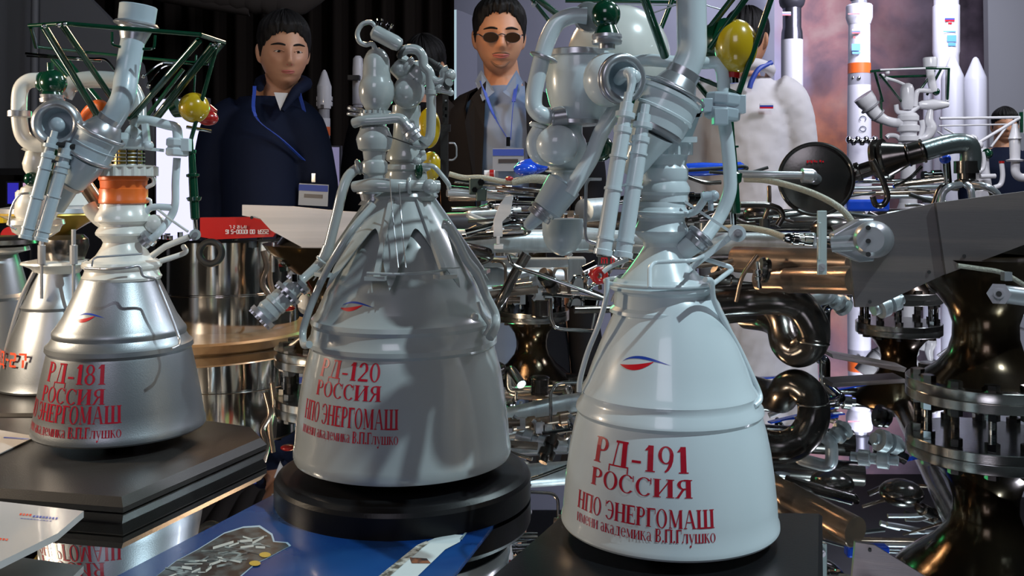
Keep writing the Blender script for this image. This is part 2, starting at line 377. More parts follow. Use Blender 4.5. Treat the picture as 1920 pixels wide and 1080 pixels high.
# grey partition, top left
g = MB().prism([P(-260, -60, 4.3), P(110, -60, 4.3), P(200, 30, 4.3), P(262, 120, 4.3), P(300, 318, 4.3), P(-260, 318, 4.3)], (0, 0.06, 0))
root = thing('partition_panel', P(60, 318, 4.3), 'grey curved-top partition panel behind the silver engine model at left', 'panel')
mk('board', g, mat('partition_grey', (0.11,0.115,0.125), 0.6), root)
mk('upright', MB().cyl(P(66, -60, 4.26), P(62, 318, 4.26), 0.016), MATS['partition_grey'], root)
mk('rail', MB().beam(P(-260, 322, 4.27), P(300, 322, 4.27), 0.05, 0.03), mat('partition_rail', (0.05,0.05,0.055), 0.4, 0.6), root)
# glowing display screens
def screen(l, x0, y0, x1, y1, d, col, es, label, frame_col=None):
    root = thing('display_screen', P((x0+x1)/2, y1, d), label, 'screen')
    mk('screen_frame', MB().prism([P(x0-3, y0-3, d), P(x1+3, y0-3, d), P(x1+3, y1+3, d), P(x0-3, y1+3, d)], (0, 0.05, 0)), RKD, root)
    mk('lit_panel', MB().prism([P(x0, y0, d-.004), P(x1, y0, d-.004), P(x1, y1, d-.004), P(x0, y1, d-.004)], (0, 0.003, 0)), mat(l, (0.02,0.02,0.02), 0.4, emit=col, es=es), root)
    zb = P(0, y1, d).z; mk('post', MB().cyl((P((x0+x1)/2, 0, d).x, d+.03, 0), (P((x0+x1)/2, 0, d).x, d+.03, zb), .012), RKD, root)
screen('white_violet_glow', 293, 186, 385, 445, 3.9, (0.72,0.72,1.0), 1.25, 'glowing white violet display panel between silver model and young man')
screen('blue_glow', 14, 343, 34, 382, 4.2, (0.06,0.05,0.8), 0.5, 'small deep blue lit screen at the far left edge')
screen('pink_glow', 43, 343, 60, 376, 4.2, (0.8,0.5,0.75), 0.7, 'small pink lit screen beside the deep blue one')
screen('red_glow', 588, 290, 601, 352, 4.95, (1.0,0.25,0.22), 2.2, 'narrow red glowing strip beside the small rocket model')
screen('violet_glow', 622, 276, 636, 404, 5.0, (0.42,0.38,0.66), 0.45, 'narrow violet panel right of the small rocket model')
screen('rose_glow', 583, 376, 602, 385, 3.7, (1.0,0.6,0.6), 1.3, 'tiny rose lit strip behind the aluminium plate')
# dark cabinet on floor under these
tag(mk('cabinet', MB().box((-1.75, 4.62, .5), (1.5, 0.3, 1.0)), RKD, bevel=0.01), 'black low cabinet behind the table at left', 'cabinet')
# booth wall behind the man in glasses
struct('wall_booth', MB().prism([P(772, -160, 9.8), P(1452, -160, 9.8), P(1452, 560, 9.8), P(700, 560, 9.8), P(700, 190, 9.8)], (0, 0.1, 0)), mat('booth_wall_lavender', (0.30,0.31,0.38), 0.7, col2=(0.22,0.23,0.28), cscale=0.5, crange=(0.35,0.65)))
pr = thing('light_box_pillar', P(850, 160, 8.5), 'tall pale glowing light box pillar left of the man in glasses', 'light box')
mk('side', MB().prism([P(856, 18, 8.5), P(884, 30, 8.9), P(884, 520, 8.9), P(856, 520, 8.5)], (0.05, 0.1, 0)), mat('pillar_side', (0.24,0.25,0.30), 0.6), pr)
mk('lit_front', MB().prism([P(827, 20, 8.5), P(856, 18, 8.5), P(856, 520, 8.5), P(827, 520, 8.5)], (0, 0.1, 0)), mat('pillar_glow', (0.3,0.3,0.3), 0.5, emit=(0.62,0.88,1.0), es=0.55), pr)
mk('dark_edge', MB().prism([P(823, 22, 8.52), P(827, 20, 8.5), P(827, 520, 8.5), P(823, 520, 8.52)], (0, 0.1, 0)), RKD, pr)
# printed cloud mural
m = bpy.data.materials.new('cloud_mural_print'); m.use_nodes = True; nt = m.node_tree; b = nt.nodes['Principled BSDF']; b.inputs['Roughness'].default_value = 0.6
tc = nt.nodes.new('ShaderNodeTexCoord'); sx = nt.nodes.new('ShaderNodeSeparateXYZ'); nt.links.new(tc.outputs['Object'], sx.inputs[0])
def noise(sc, dt, dist=0.0):
    n = nt.nodes.new('ShaderNodeTexNoise'); n.inputs['Scale'].default_value = sc; n.inputs['Detail'].default_value = dt; n.inputs['Distortion'].default_value = dist
    nt.links.new(tc.outputs['Object'], n.inputs['Vector']); return n.outputs[0]
def ramp(src, els):
    r = nt.nodes.new('ShaderNodeValToRGB'); cr = r.color_ramp
    while len(cr.elements) < len(els): cr.elements.new(0.5)
    for e, (p_, c_) in zip(cr.elements, els): e.position = p_; e.color = (*c_, 1)
    nt.links.new(src, r.inputs[0]); return r.outputs[0]
def mth(op, a, b_):
    n = nt.nodes.new('ShaderNodeMath'); n.operation = op
    for i, q in enumerate((a, b_)):
        if isinstance(q, float): n.inputs[i].default_value = q
        else: nt.links.new(q, n.inputs[i])
    return n.outputs[0]
def mixc(f, a, b_):
    n = nt.nodes.new('ShaderNodeMixRGB'); nt.links.new(f, n.inputs[0]); nt.links.new(a, n.inputs[1]); nt.links.new(b_, n.inputs[2]); return n.outputs[0]
cl = ramp(noise(1.5, 6, 0.3), [(0.3, (0.10,0.055,0.075)), (0.45, (0.26,0.16,0.20)), (0.56, (0.55,0.27,0.27)), (0.68, (0.66,0.44,0.40))])
lav = ramp(noise(0.8, 3), [(0.35, (0.42,0.42,0.78)), (0.62, (0.72,0.70,0.92))])
orr = ramp(noise(2.2, 6), [(0.35, (0.12,0.05,0.06)), (0.6, (0.62,0.20,0.08))])
drk = ramp(noise(1.7, 6), [(0.4, (0.02,0.014,0.02)), (0.66, (0.16,0.12,0.15))])
xn = mth('ADD', sx.outputs[0], mth('MULTIPLY', noise(1.1, 4), 0.8))
f1 = ramp(xn, [(0.0,(0,0,0)), (1.0,(1,1,1))])
def step(src, a, b_):
    n = nt.nodes.new('ShaderNodeMapRange'); n.inputs[1].default_value = a; n.inputs[2].default_value = b_; nt.links.new(src, n.inputs[0]); return n.outputs[0]
zf = step(mth('ADD', sx.outputs[2], mth('MULTIPLY', noise(1.3, 4), 0.9)), 2.0, 2.9)
c1 = mixc(zf, orr, cl); c2 = mixc(step(xn, 3.3, 3.75), lav, c1); c3 = mixc(step(xn, 4.2, 5.1), c2, drk)
nt.links.new(c3, b.inputs['Base Color'])
struct('wall_mural', MB().prism([P(1310, -160, 11.0), P(1862, -160, 11.0), P(1862, 532, 11.0), P(1310, 532, 11.0)], (0, 0.1, 0)), m)
struct('wall_panel', MB().prism([P(1850, -160, 10.2), P(2150, -160, 10.2), P(2150, 300, 10.2), P(1856, 300, 10.2)], (0, 0.1, 0)), mat('grey_booth_panel', (0.26,0.27,0.28), 0.7))

# ================================================================== mirror table
mir = mat('mirror_glass', (0.66,0.69,0.70), 0.012, 1.0, col2=(0.60,0.62,0.64), cscale=6)
tb = thing('display_table', (0.2, 1.4, 0), 'large mirror-topped display table carrying the engine models', 'table')
mk('mirror_top', MB().box((0.2, 1.175, TZ-0.004), (5.2, 3.25, 0.008)), mir, tb)
mk('table_frame', MB().box((0.2, 1.175, TZ-0.034), (5.2, 3.25, 0.05)), BLACK, tb)
for x in (-2.3, 2.7):
    for y in (-0.38, 2.73): mk('leg', MB().box((x, y, (TZ-0.06)/2), (0.06, 0.06, TZ-0.06)), BLACK, tb)

# ================================================================== flat prints and leaflets on the table
def flat(q, z, t, off=0): return MB().prism([V((x, y, z+off)) for x, y in q], (0, 0, t))
pq = [(-0.40,0.60), (-0.225,1.06), (0.021,1.055), (-0.10,0.60)]
po = thing('poster', (-0.15, 0.85, TZ), 'deep blue poster with rocket engine picture under the round black base', 'poster')
mk('sheet', flat(pq, TZ, 0.002), mat('poster_blue', (0.004,0.034,0.16), 0.22, 0, 0.2, col2=(0.010,0.06,0.21), cscale=9), po)
def PT(px, py, up=0.0025):      # a point on the table top seen at this pixel
    d = (CZ-TZ-up)*F/(py-HY); return V(((px-960)/F*d, d, TZ+up))
def decal(nm, pts, m, up, par): mk(nm, MB().add([PT(x, y, up) for x, y in pts], [tuple(range(len(pts)))]), m, par, smooth=0)
halo = [(283,1088),(330,1052),(372,1030),(420,1001),(455,990),(485,988),(508,1003),(512,1016),(536,1018),(542,1024),(500,1046),(478,1056),(440,1088)]
decal('printed_halo', [(x+(x-410)*0.03, y+(y-1040)*0.06) for x, y in halo], mat('print_pale_glow', (0.35,0.52,0.66), 0.3), 0.0023, po)
decal('printed_engine_back', halo, mat('print_dark', (0.012,0.016,0.02), 0.3, col2=(0.06,0.09,0.10), cscale=90), 0.0026, po)
GP = mat('print_grey', (0.22,0.30,0.32), 0.3, col2=(0.04,0.06,0.07), cscale=120); YP = mat('print_yellow', (0.50,0.36,0.05), 0.3); WP = mat('print_white', (0.45,0.52,0.52), 0.3)
rn = random.Random(3)
for k in range(60):
    t = rn.random(); cx = 320+t*175+rn.uniform(-12, 12); cy = 1072-t*62+rn.uniform(-14, 24); l = rn.uniform(6, 24); a = rn.uniform(-0.9, 0.5); wd = rn.uniform(0.8, 2.6)
    dx, dy = l*math.cos(a), l*math.sin(a)*0.6
    decal('printed_pipe', [(cx-dx, cy-dy-wd), (cx+dx, cy+dy-wd), (cx+dx, cy+dy+wd), (cx-dx, cy-dy+wd)], GP if k % 3 else WP, 0.0028+k*2e-6, po)
for cx, cy in ((497,1040),(478,1056)):
    decal('printed_yellow_bottle', [(cx+11*math.cos(a*PI/6), cy-a*0-(5*math.sin(a*PI/6))) for a in range(12)], YP, 0.00295, po)
decal('printed_rocket', [(712,1088),(790,1020),(815,1009),(850,1002),(868,1003),(862,1016),(835,1030),(775,1088)], mat('print_rocket_white', (0.55,0.62,0.62), 0.3), 0.0027, po)
decal('printed_gantry', [(700,1088),(782,1022),(800,1014),(806,1017),(792,1027),(722,1088)], mat('print_gantry', (0.10,0.09,0.07), 0.3, col2=(0.5,0.5,0.45), cscale=140), 0.0029, po)
decal('printed_mast', [(862,1010),(872,998),(876,998),(866,1012)], GP, 0.0029, po)
decal('printed_wreath', [(768,1045),(800,1047),(808,1056),(772,1056)], mat('print_rust', (0.25,0.10,0.05), 0.3, col2=(0.05,0.04,0.04), cscale=160), 0.003, po)
# acrylic sheet with faint reversed letters, bottom left
ac = thing('acrylic_sheet', (-0.5, 0.82, TZ), 'clear pale acrylic sign sheet overhanging at the bottom left', 'sign')
z1 = TZ+0.028
def PZ(px, py, z): d = (CZ-z)*F/(py-HY); return V(((px-960)/F*d, d, z))
mk('sheet', MB().prism([PZ(-120, 930, z1), PZ(0, 940, z1), PZ(157, 958, z1), PZ(108, 1000, z1), PZ(-10, 1058, z1), PZ(-120, 1110, z1)], (0, 0, -0.006)), mat('acrylic_pale', (0.50,0.47,0.46), 0.25, 0, 0.5, alpha=1), ac)
for k, (x0, x1_, y, m) in enumerate(((38, 62, 962, INKO), (63, 112, 966, BLUEINK), (40, 103, 971, BLUEINK), (-6, 20, 1008, INKO))):
    n = int((x1_-x0)/6)
    for j in range(n):
        xx = x0+6*j; yy = y+j*0.55; mk('printed_letter', MB().add([PZ(xx, yy, z1+.0004), PZ(xx+4, yy+.4, z1+.0004), PZ(xx+1.5, yy+(4 if k != 2 else 1.3), z1+.0004), PZ(xx-2, yy+(3.4 if k != 2 else 1), z1+.0004)], [(0,1,2,3)]), m, ac, smooth=0)
tag(mk('support_block', MB().box((-0.60, 0.80, TZ+0.011), (0.14, 0.05, 0.022)), CLEAR, ac), None, None)
lf = thing('leaflet', (-0.62, 1.05, TZ+0.026), 'pale paper leaflet lying on the dark plate at left', 'leaflet')
z2 = TZ+0.026
mk('sheet', MB().prism([PZ(-90, 800, z2), PZ(0, 808, z2), PZ(68, 820, z2), PZ(0, 852, z2), PZ(-90, 890, z2)], (0, 0, 0.0012)), mat('leaflet_paper', (0.42,0.40,0.39), 0.5), lf)
mk('printed_line', MB().add([PZ(8, 819, z2+.0016), PZ(55, 822, z2+.0016), PZ(53, 824, z2+.0016), PZ(6, 821, z2+.0016)], [(0,1,2,3)]), BLUEINK, lf, smooth=0)

# ================================================================== the three big engine models
def clampbox(mb, c, u, w_, h_, t):   # eight-sided clamp shell around an axis
    mb.lathe(V(c)-V(u)*h_/2, V(c)+V(u)*h_/2, [(0, w_*0.82), (0.08, w_), (0.42, w_), (0.45, w_*0.86), (0.55, w_*0.86), (0.58, w_), (0.92, w_), (1, w_*0.82)], 8)
def gear(mb, a, b, r, n=20, tooth=0.08):
    u, e1, e2 = frame(V(b)-V(a)); rs = []
    for p in (V(a), V(b)):
        rs.append([p+(e1*math.cos(2*PI*j/(4*n))+e2*math.sin(2*PI*j/(4*n)))*r*(1+(tooth if j % 4 < 2 else 0)) for j in range(4*n)])
    mb.rings(rs)

# ---------------------------------------------------------------- RD-191, front right
D = 0.84
def E(x, y, dd=0.0): return P(x, y, D+dd)
def r_(px, dd=0.0): return R(px, D+dd)
eng = thing('rocket_engine_model', (0.138, 0.84, TZ), 'glossy white rocket engine model with green bars and yellow ball, nearest at right', 'model')
NP = [(556,86),(566,93),(576,97),(600,109),(640,127),(680,143),(712,154),(722,160),(730,164),(738,162),(745,164),(756,172),(764,174),(771,170),(800,178),(840,186),(880,191.5),(930,196.5),(958,198),(964,201),(972,201.5),(976,199)]
inner = [(976,196),(930,190),(840,178),(740,155),(640,118),(576,85)]
mk('nozzle', MB().vl(NP+inner, 1254, D, 96), WHITE, eng, 30)
mk('nozzle_collar', MB().vl([(520,84),(530,92),(536,97),(541,97),(545,90),(549,88),(572,90),(578,97),(584,98),(588,90)], 1241, D, 72), WHITE, eng, 30)
mk('throat_cone', MB().vl([(378,44),(384,45),(388,45),(396,50),(402,51),(408,44),(414,43),(424,47),(432,52),(438,50),(446,42),(454,34),(462,33),(480,44),(505,62),(522,76),(534,84)], 1240, D, 48), WHITE, eng, 30)
mb = MB(); gear(mb, E(1244, 291), E(1244, 268), r_(50), 18, 0.09); mb.vl([(236,36),(262,40),(268,52)], 1244, D, 32)
mk('toothed_ring', mb, WHITE, eng, 30)
mk('bellows', MB().vl([(290,44),(296,42),(310,40),(316,44),(334,44),(340,41),(352,47),(360,47),(366,43),(378,44)], 1246, D, 40), WHITE, eng, 30)
for sgn in (1,):
    mk('neck_band', MB().torus(E(1242, 398), (0,0,1), r_(51), r_(3)), WHITE, eng)
# drum, collar and supply pipe
mk('gimbal_drum', MB().lathe(E(1259,176,-.03), E(1226,242,-.03), [(0,r_(50)),(0.02,r_(61)),(0.12,r_(61)),(0.15,r_(57)),(0.5,r_(57)),(0.52,r_(59)),(0.58,r_(59)),(0.6,r_(56)),(0.95,r_(54)),(1,r_(44))], 48), WHITE, eng, 30)
mk('drum_lip', MB().torus(E(1262,172,-.03), E(1226,242)-E(1259,176), r_(60), r_(3)), SATIN, eng)
mk('lower_steel_ring', MB().lathe(E(1230,234,-.03), E(1222,250,-.03), [(0,r_(50)),(0.3,r_(53)),(0.8,r_(53)),(1,r_(40))], 40), SATIN, eng, 30)
mk('lower_cone', MB().lathe(E(1224,247,-.03), E(1180,325,-.02), [(0,r_(42)),(0.4,r_(32)),(1,r_(22))], 32), WHITE, eng)
mk('steel_cone_collar', MB().lathe(E(1284,132,-.03), E(1262,172,-.03), [(0,r_(31)),(0.35,r_(31)),(0.42,r_(33)),(0.8,r_(41)),(0.85,r_(46)),(1,r_(46))], 40), SATIN, eng, 30)
mk('supply_pipe', MB().tube([E(1295,-110,-.03), E(1296,-20,-.03), E(1297,60,-.03), E(1296,100,-.03), E(1281,138,-.03)], r_(27), 24), WHITE, eng, 60)
# ring-faced pump
mk('pump_ball', MB().sph(E(1140,150,-.02), (r_(46),r_(46),r_(50))), WHITE, eng)
ax = V((0.42,-1,-0.05))
c0 = E(1168,148,-.06)
mk('pump_ring', MB().torus(c0, ax, r_(37), r_(8), 48, 12).torus(c0+ax.normalized()*-.004, ax, r_(42), r_(3)), SATIN, eng)
mk('pump_dish', MB().lathe(c0+ax.normalized()*-.016, c0, [(0,r_(6)),(0.2,r_(26)),(0.6,r_(32)),(1,r_(33))], 36, (True, False)), BLUEGREY, eng, 50)
mk('pump_elbow', MB().tube([E(1160,150,-.05), E(1170,140,-.065), E(1184,139,-.075), E(1184,160,-.078), E(1179,182,-.08)], [r_(10),r_(11),r_(11),r_(7),r_(6)], 14).sph(E(1189,144,-.075), r_(12)), WHITE, eng)
mk('neck_flange', MB().lathe(E(1138,92,-.02), E(1138,62,-.02), [(0,r_(15)),(0.3,r_(15)),(0.32,r_(27)),(0.5,r_(28)),(0.55,r_(25)),(0.7,r_(28)),(0.9,r_(27)),(0.92,r_(18)),(1,r_(18))], 36), SATIN, eng, 30)
mk('green_ball_valve', MB().sph(E(1136,28,-.02), r_(27)).lathe(E(1138,66,-.02), E(1137,40,-.02), [(0,r_(25)),(0.3,r_(22)),(1,r_(14))], 30).sph(E(1107,34,.01), (r_(18),r_(18),r_(28))), GREEN, eng)
mk('valve_stem', MB().cyl(E(1136,8,-.02), E(1136,-14,-.02), r_(7)), GREEN, eng)
mk('steel_disc', MB().lathe(E(1098,32,.01), E(1106,32,.0), [(0,r_(24)),(0.5,r_(29)),(1,r_(27))], 36), SATIN, eng, 30)
# hydraulic tubes in front
def hyd(pts, r, bands, name='hydraulic_tube', m=WHITE):
    a, b = pts; L = b-a
    o = mk(name, MB().lathe(a, b, [(0,r*0.55),(0.06,r*0.55),(0.065,r*0.85),(0.12,r*0.85),(0.125,r*1.25),(0.155,r*1.25),(0.16,r*0.8),(0.21,r*0.85),(0.215,r*1.15),(0.25,r*1.15),(0.255,r),(0.965,r*1.02),(0.97,r*1.18),(1,r*1.15)], 24), m, eng, 30)
    for t in bands: mk('band', MB().lathe(a+L*(t-.008), a+L*(t+.008), [(0,r),(0.05,r*1.16),(0.95,r*1.16),(1,r)], 24), m, o, 30)
    return o
hyd((E(1179,174,-.085), E(1130,478,-.10)), r_(13.5), (0.4,0.6,0.9))
hyd((E(1211,196,-.085), E(1168,482,-.10)), r_(13.5), (0.33,0.54,0.9))
mk('tie_rod', MB().cyl(E(1168,269,-.09), E(1198,271,-.09), r_(2.5)).cyl(E(1158,347,-.092), E(1180,348,-.092), r_(2.5)), WHITE, eng)
mk('green_backplate', MB().beam(E(1186,176,-.05), E(1150,356,-.06), r_(34), r_(10)), GREEN, eng)
mk('green_accumulator', MB().sph(E(1126,278,.0), r_(25)).cyl(E(1100,279,.0), E(1126,279,0), r_(12)), GREEN, eng)
# left turbopump
mk('turbopump_dome', MB().sph(E(1160,108,.09), (r_(96,.09), r_(96,.09), r_(98,.09)), 40, 24), IVORY, eng)
mk('pump_casing', MB().vl([(96,52),(100,58),(110,60),(140,63),(170,62),(195,56),(215,48),(226,42)], 1086, D+.04, 40, (True,True)), WHITE, eng, 40)
mk('casing_band', MB().vl([(94,50),(96,56),(106,57),(108,52)], 1082, D+.035, 40, (True,True)), SATIN, eng, 30)
mk('steel_flange', MB().vl([(224,40),(226,52),(233,53),(236,44)], 1072, D+.03, 40, (True,True)), SATIN, eng, 30)
mk('pump_lower', MB().vl([(235,32),(252,32),(262,38),(280,42),(296,40),(310,34),(318,30),(320,38),(322,38),(324,26),(345,27),(350,20)], 1060, D+.03, 36, (True,True)), WHITE, eng, 35)
mk('sump_ball', MB().sph(E(1045,272,.0), (r_(40),r_(34),r_(38))), WHITE, eng)
mk('angled_pump_end', MB().lathe(E(1062,340,0), E(1022,398,0), [(0,r_(22)),(0.1,r_(34)),(0.14,r_(34)),(0.9,r_(29)),(0.95,r_(24)),(1,r_(20))], 32), BLUEGREY, eng, 30)
mk('end_ring', MB().lathe(E(1020,392,0), E(1008,408,0), [(0,r_(20)),(0.02,r_(26)),(0.3,r_(26)),(0.35,r_(22)),(0.5,r_(22)),(0.55,r_(24)),(0.95,r_(24)),(1,r_(16))], 32), SATIN, eng, 30)
mk('end_spigot', MB().lathe(E(1010,404,0), E(986,428,0), [(0,r_(15)),(0.7,r_(12)),(0.9,r_(10)),(1,r_(5))], 20), BLUEGREY, eng)
mk('crossover_pipe', MB().tube([E(1180,120,-.0), E(1165,185,-.01), E(1128,247,-.01), E(1106,300,-.01), E(1066,362,-.01)], r_(15), 18), WHITE, eng)
mk('catch_bowl', MB().lathe(E(1055,410,.05), E(1055,480,.05), [(0,r_(40)),(0.1,r_(41)),(0.44,r_(40)),(0.6,r_(37)),(0.76,r_(31)),(0.88,r_(23)),(0.96,r_(13)),(1,r_(2))], 36), BLUEGREY, eng, 50)
mk('u_pipe', MB().tube([E(1100,30,.0), E(1072,30,.0), E(1044,44,.0), E(1024,82,.0), E(1011,130,.0), E(1001,180,.0), E(1004,205,.0), E(1022,217,.0), E(1050,214,.02)], r_(16), 20), WHITE, eng)
mk('pipe_flange', MB().lathe(E(1021,104,0), E(1018,112,0), [(0,r_(22)),(0.3,r_(27)),(0.7,r_(27)),(1,r_(22))], 32), SATIN, eng, 30)
mk('small_elbow', MB().tube([E(1036,300,.02), E(1008,292,.01), E(1000,266,.01), E(1012,240,.01)], r_(14), 16).lathe(E(1010,240,.01), E(1012,232,.01), [(0,r_(18)),(0.5,r_(20)),(1,r_(17))], 24), WHITE, eng)
mk('side_spigot', MB().cyl(E(1034,222,.0), E(1062,218,0), r_(16)).torus(E(1036,221,0), (1,0,0), r_(15), r_(3)), SATIN, eng)
mk('steel_loop', MB().tube([E(1128,336,.0), E(1104,336,-.0), E(1099,345,0), E(1097,440,0), E(1101,452,0), E(1126,460,0)], r_(3.2), 10, 'f'), SATIN, eng)
mk('link_pipe', MB().tube([E(1180,118,.03), E(1215,113,.01), E(1262,116,.0), E(1320,118,.0), E(1344,118,0), E(1354,134,0), E(1357,165,0), E(1357,180,0)], r_(12), 18), WHITE, eng)
mb = MB(); clampbox(mb, E(1356,200,-.005), V((0.12,0,1)), r_(34), r_(50), 0); mb.box(E(1384,196,-.01), (r_(24), r_(24), r_(34))); mb.box(E(1326,198,-.01), (r_(20), r_(24), r_(26))).box(E(1350,219,-.02), (r_(26), r_(24), r_(30)))
mk('pipe_clamp', mb, BLUEGREY, eng, 20, bevel=0.0008)
mk('feed_pipe', MB().tube([E(1357,222,0), E(1364,270,0), E(1369,330,0), E(1367,365,0), E(1350,405,0), E(1322,446,-.01)], r_(12.5), 18), WHITE, eng)
mk('feed_flange', MB().lathe(E(1318,438,-.01), E(1300,458,-.01), [(0,r_(20)),(0.1,r_(27)),(0.35,r_(27)),(0.4,r_(22)),(0.6,r_(25)),(1,r_(22))], 28), SATIN, eng, 30)
mk('feed_stub', MB().cyl(E(1306,452,-.01), E(1268,478,-.0), r_(21), r_(19)), WHITE, eng)
mk('toothed_side_lug', MB().box(E(1292,232,-.0), (r_(26), r_(16), r_(56)), Matrix.Rotation(0.35, 3, 'Y')).box(E(1300,214,0), (r_(30), r_(16), r_(12))).box(E(1288,262,-.02), (r_(34), r_(20), r_(10))), WHITE, eng, 20)
# collar wires
mb = MB(); mb.torus(E(1236,528), (0,0,1), r_(101), r_(4.2), 56)
mb.tube([E(1218,540,-.095), E(1218,502,-.08), E(1226,492,-.07), E(1290,489,-.07), E(1306,486,-.06), E(1330,474,-.0)], r_(3.8), 10, 'f')
mb.tube([E(1317,484,-.02), E(1368,500,-.02), E(1372,506,-.02), E(1332,536,-.04)], r_(4.5), 10, 'f')
mb.tube([E(1131,510,.0), E(1145,500,0), E(1178,486,0)], r_(4.5), 10)
mk('collar_wire', mb, WHITE, eng)
mk('side_wire', MB().tube([E(1322,524,-.06), E(1334,528,-.05), E(1338,560,-.04), E(1356,600,-.03), E(1384,650,-.02), E(1410,705,-.02), E(1424,738,-.02), E(1424,752,-.03), E(1414,762,-.04)], r_(5), 12), WHITE, eng)
mk('side_wire', MB().tube([E(1138,522,-.02), E(1136,560,-.02), E(1122,610,-.02), E(1102,660,-.015), E(1088,710,-.01), E(1086,735,-.01)], r_(5), 12), WHITE, eng)
# hinge and link arms
mk('hinge_eye', MB().lathe(E(1383,438,-.045), E(1380,437,-.02), [(0,r_(15)),(1,r_(15))], 24).beam(E(1380,438,-.03), E(1358,452,-.03), r_(16), r_(7)), WHITE, eng, 30)
mk('hinge_bolt', MB().cyl(E(1384,438,-.053), E(1383,438,-.04), r_(8)).hexb(E(1384,438,-.058), E(1384,438,-.052), r_(4.5)), SATIN, eng, 30)
mk('link_arm', MB().beam(E(1368,445,-.03), E(1296,502,-.03), r_(13), r_(9)), WHITE, eng, 20)
mk('link_arm', MB().beam(E(1366,432,-.025), E(1284,378,-.02), r_(7), r_(5)), WHITE, eng, 20)
mk('link_arm', MB().tube([E(1290,402,-.0), E(1306,394,-.02), E(1322,372,-.03)], r_(7), 12), WHITE, eng)
mk('link_joint', MB().cyl(E(1316,370,-.03), E(1340,366,-.03), r_(9)).sph(E(1338,367,-.03), r_(10)).cyl(E(1332,358,-.03), E(1333,395,-.03), r_(5)), BLUEGREY, eng)
# green truss
def bar(a, b, r, m=GREEN, nm='truss_bar'): mk(nm, MB().cyl(a, b, r, n=12), m, eng)
bar(E(998,-10,.0), E(1052,32,.02), r_(6)); bar(E(975,-30,.0), E(1046,60,.05), r_(4))
bar(E(1188,-60,-.1), E(1247,106,-.04), r_(7.5)); bar(E(1276,-40,.12), E(1236,62,.12), r_(5))
bar(E(1060,2,.14), E(1272,4,.14), r_(3.5)); bar(E(1395,-30,.0), E(1325,60,.03), r_(6)); bar(E(1440,-60,-.02), E(1330,92,.0), r_(6))
bar(E(1466,-60,-.02), E(1385,174,-.01), r_(5.5)); bar(E(1388,178,-.01), E(1300,142,.02), r_(4)); bar(E(1330,185,.02), E(1302,150,.04), r_(5))
bar(E(1040,-60,.14), E(1000,10,.0), r_(4)); bar(E(960,-62,-.02), E(1470,-66,-.02), r_(7)); bar(E(1000,-58,.14), E(1500,-60,.14), r_(6))
bar(E(1168,9,.10), E(1272,10,.10), r_(1.5), SATIN, 'truss_wire'); bar(E(1220,26,.1), E(1268,9,.1), r_(1.5), SATIN, 'truss_wire'); bar(E(1318,8,.1), E(1358,20,.1), r_(1.5), SATIN, 'truss_wire')
mk('green_cone', MB().lathe(E(1362,76,.03), E(1318,82,.05), [(0,r_(44)),(0.3,r_(42)),(1,r_(28))], 32), GREEN, eng)
mk('yellow_gas_bottle', MB().sph(E(1380,87,-.0), (r_(40),r_(40),r_(51)), 32, 20), YELLOW, eng)
mk('bottle_cap', MB().cyl(E(1376,136,0), E(1375,146,0), r_(11)), RED, eng)
mk('bottle_valve', MB().cyl(E(1375,145,0), E(1376,156,0), r_(9)), CHROME, eng)
sh = mk('green_actuator', MB().lathe(E(1368,205,.03), E(1380,400,.03), [(0,r_(6)),(0.35,r_(7)),(0.353,r_(13)),(0.37,r_(13)),(0.373,r_(8)),(0.6,r_(9)),(0.62,r_(17)),(0.7,r_(14)),(0.72,r_(9)),(0.98,r_(9)),(1,r_(8))], 16), GREEN, eng, 30)
mk('actuator_rod', MB().cyl(E(1376,398,.03), E(1377,424,.03), r_(4)).cyl(E(1371,398,.03), E(1372,420,.03), r_(2.5)), CHROME, eng)
nozzle_text('РД-191', NP, 1254, D, 1294, 863, 47, 0.083, INK, eng)
nozzle_text('РОССИЯ', NP, 1254, D, 1300, 917, 33, 0.089, INK, eng)
nozzle_text('НПО ЭНЕРГОМАШ', NP, 1254, D, 1339, 972, 34, 0.124, INK, eng)
nozzle_text('имени академика В.П.Глушко', NP, 1254, D, 1342, 1004, 24, 0.126, INK, eng)
nozzle_logo(NP, 1254, D, 1164, 1258, 682, 27, eng)
# black board
q = [(-0.085,0.60), (0.049,0.898), (0.290,0.892), (0.196,0.60)]
def slab(q, h, bev):
    c = V((sum(x for x, y in q)/len(q), sum(y for x, y in q)/len(q)))
    rings = []
    for z, k in ((0, 0), (h-bev, 0), (h, bev)):
        rings.append([V((x, y, 0))+(V((c.x-x, c.y-y, 0)).normalized()*k*1.5)+V((0, 0, TZ+z)) for x, y in q])
    return MB().rings(rings)
mk('display_base', slab(q, 0.020, 0.004), BLACK, eng, 0)
mk('mounting_post', MB().cyl((0.138,0.84,TZ+0.015), (0.138,0.84,TZ+0.10), 0.018), BLACK, eng)

# ---------------------------------------------------------------- RD-120, middle
D = 1.0
eng = thing('rocket_engine_model', (-0.113, 1.0, TZ), 'pale grey rocket engine model with arched skirt on a round black base', 'model')
NP = [(392,56),(430,78),(470,103),(500,120),(540,142),(570,155),(585,162),(592,169),(600,171),(607,168),(622,170),(632,176),(640,176),(646,171),(690,183),(740,191),(790,197),(822,199),(828,201),(842,202),(849,200)]
mk('nozzle', MB().vl(NP+[(849,197),(790,191),(690,176),(600,158),(500,112),(430,72),(395,52)], 756, D, 96), GREYP, eng, 30)
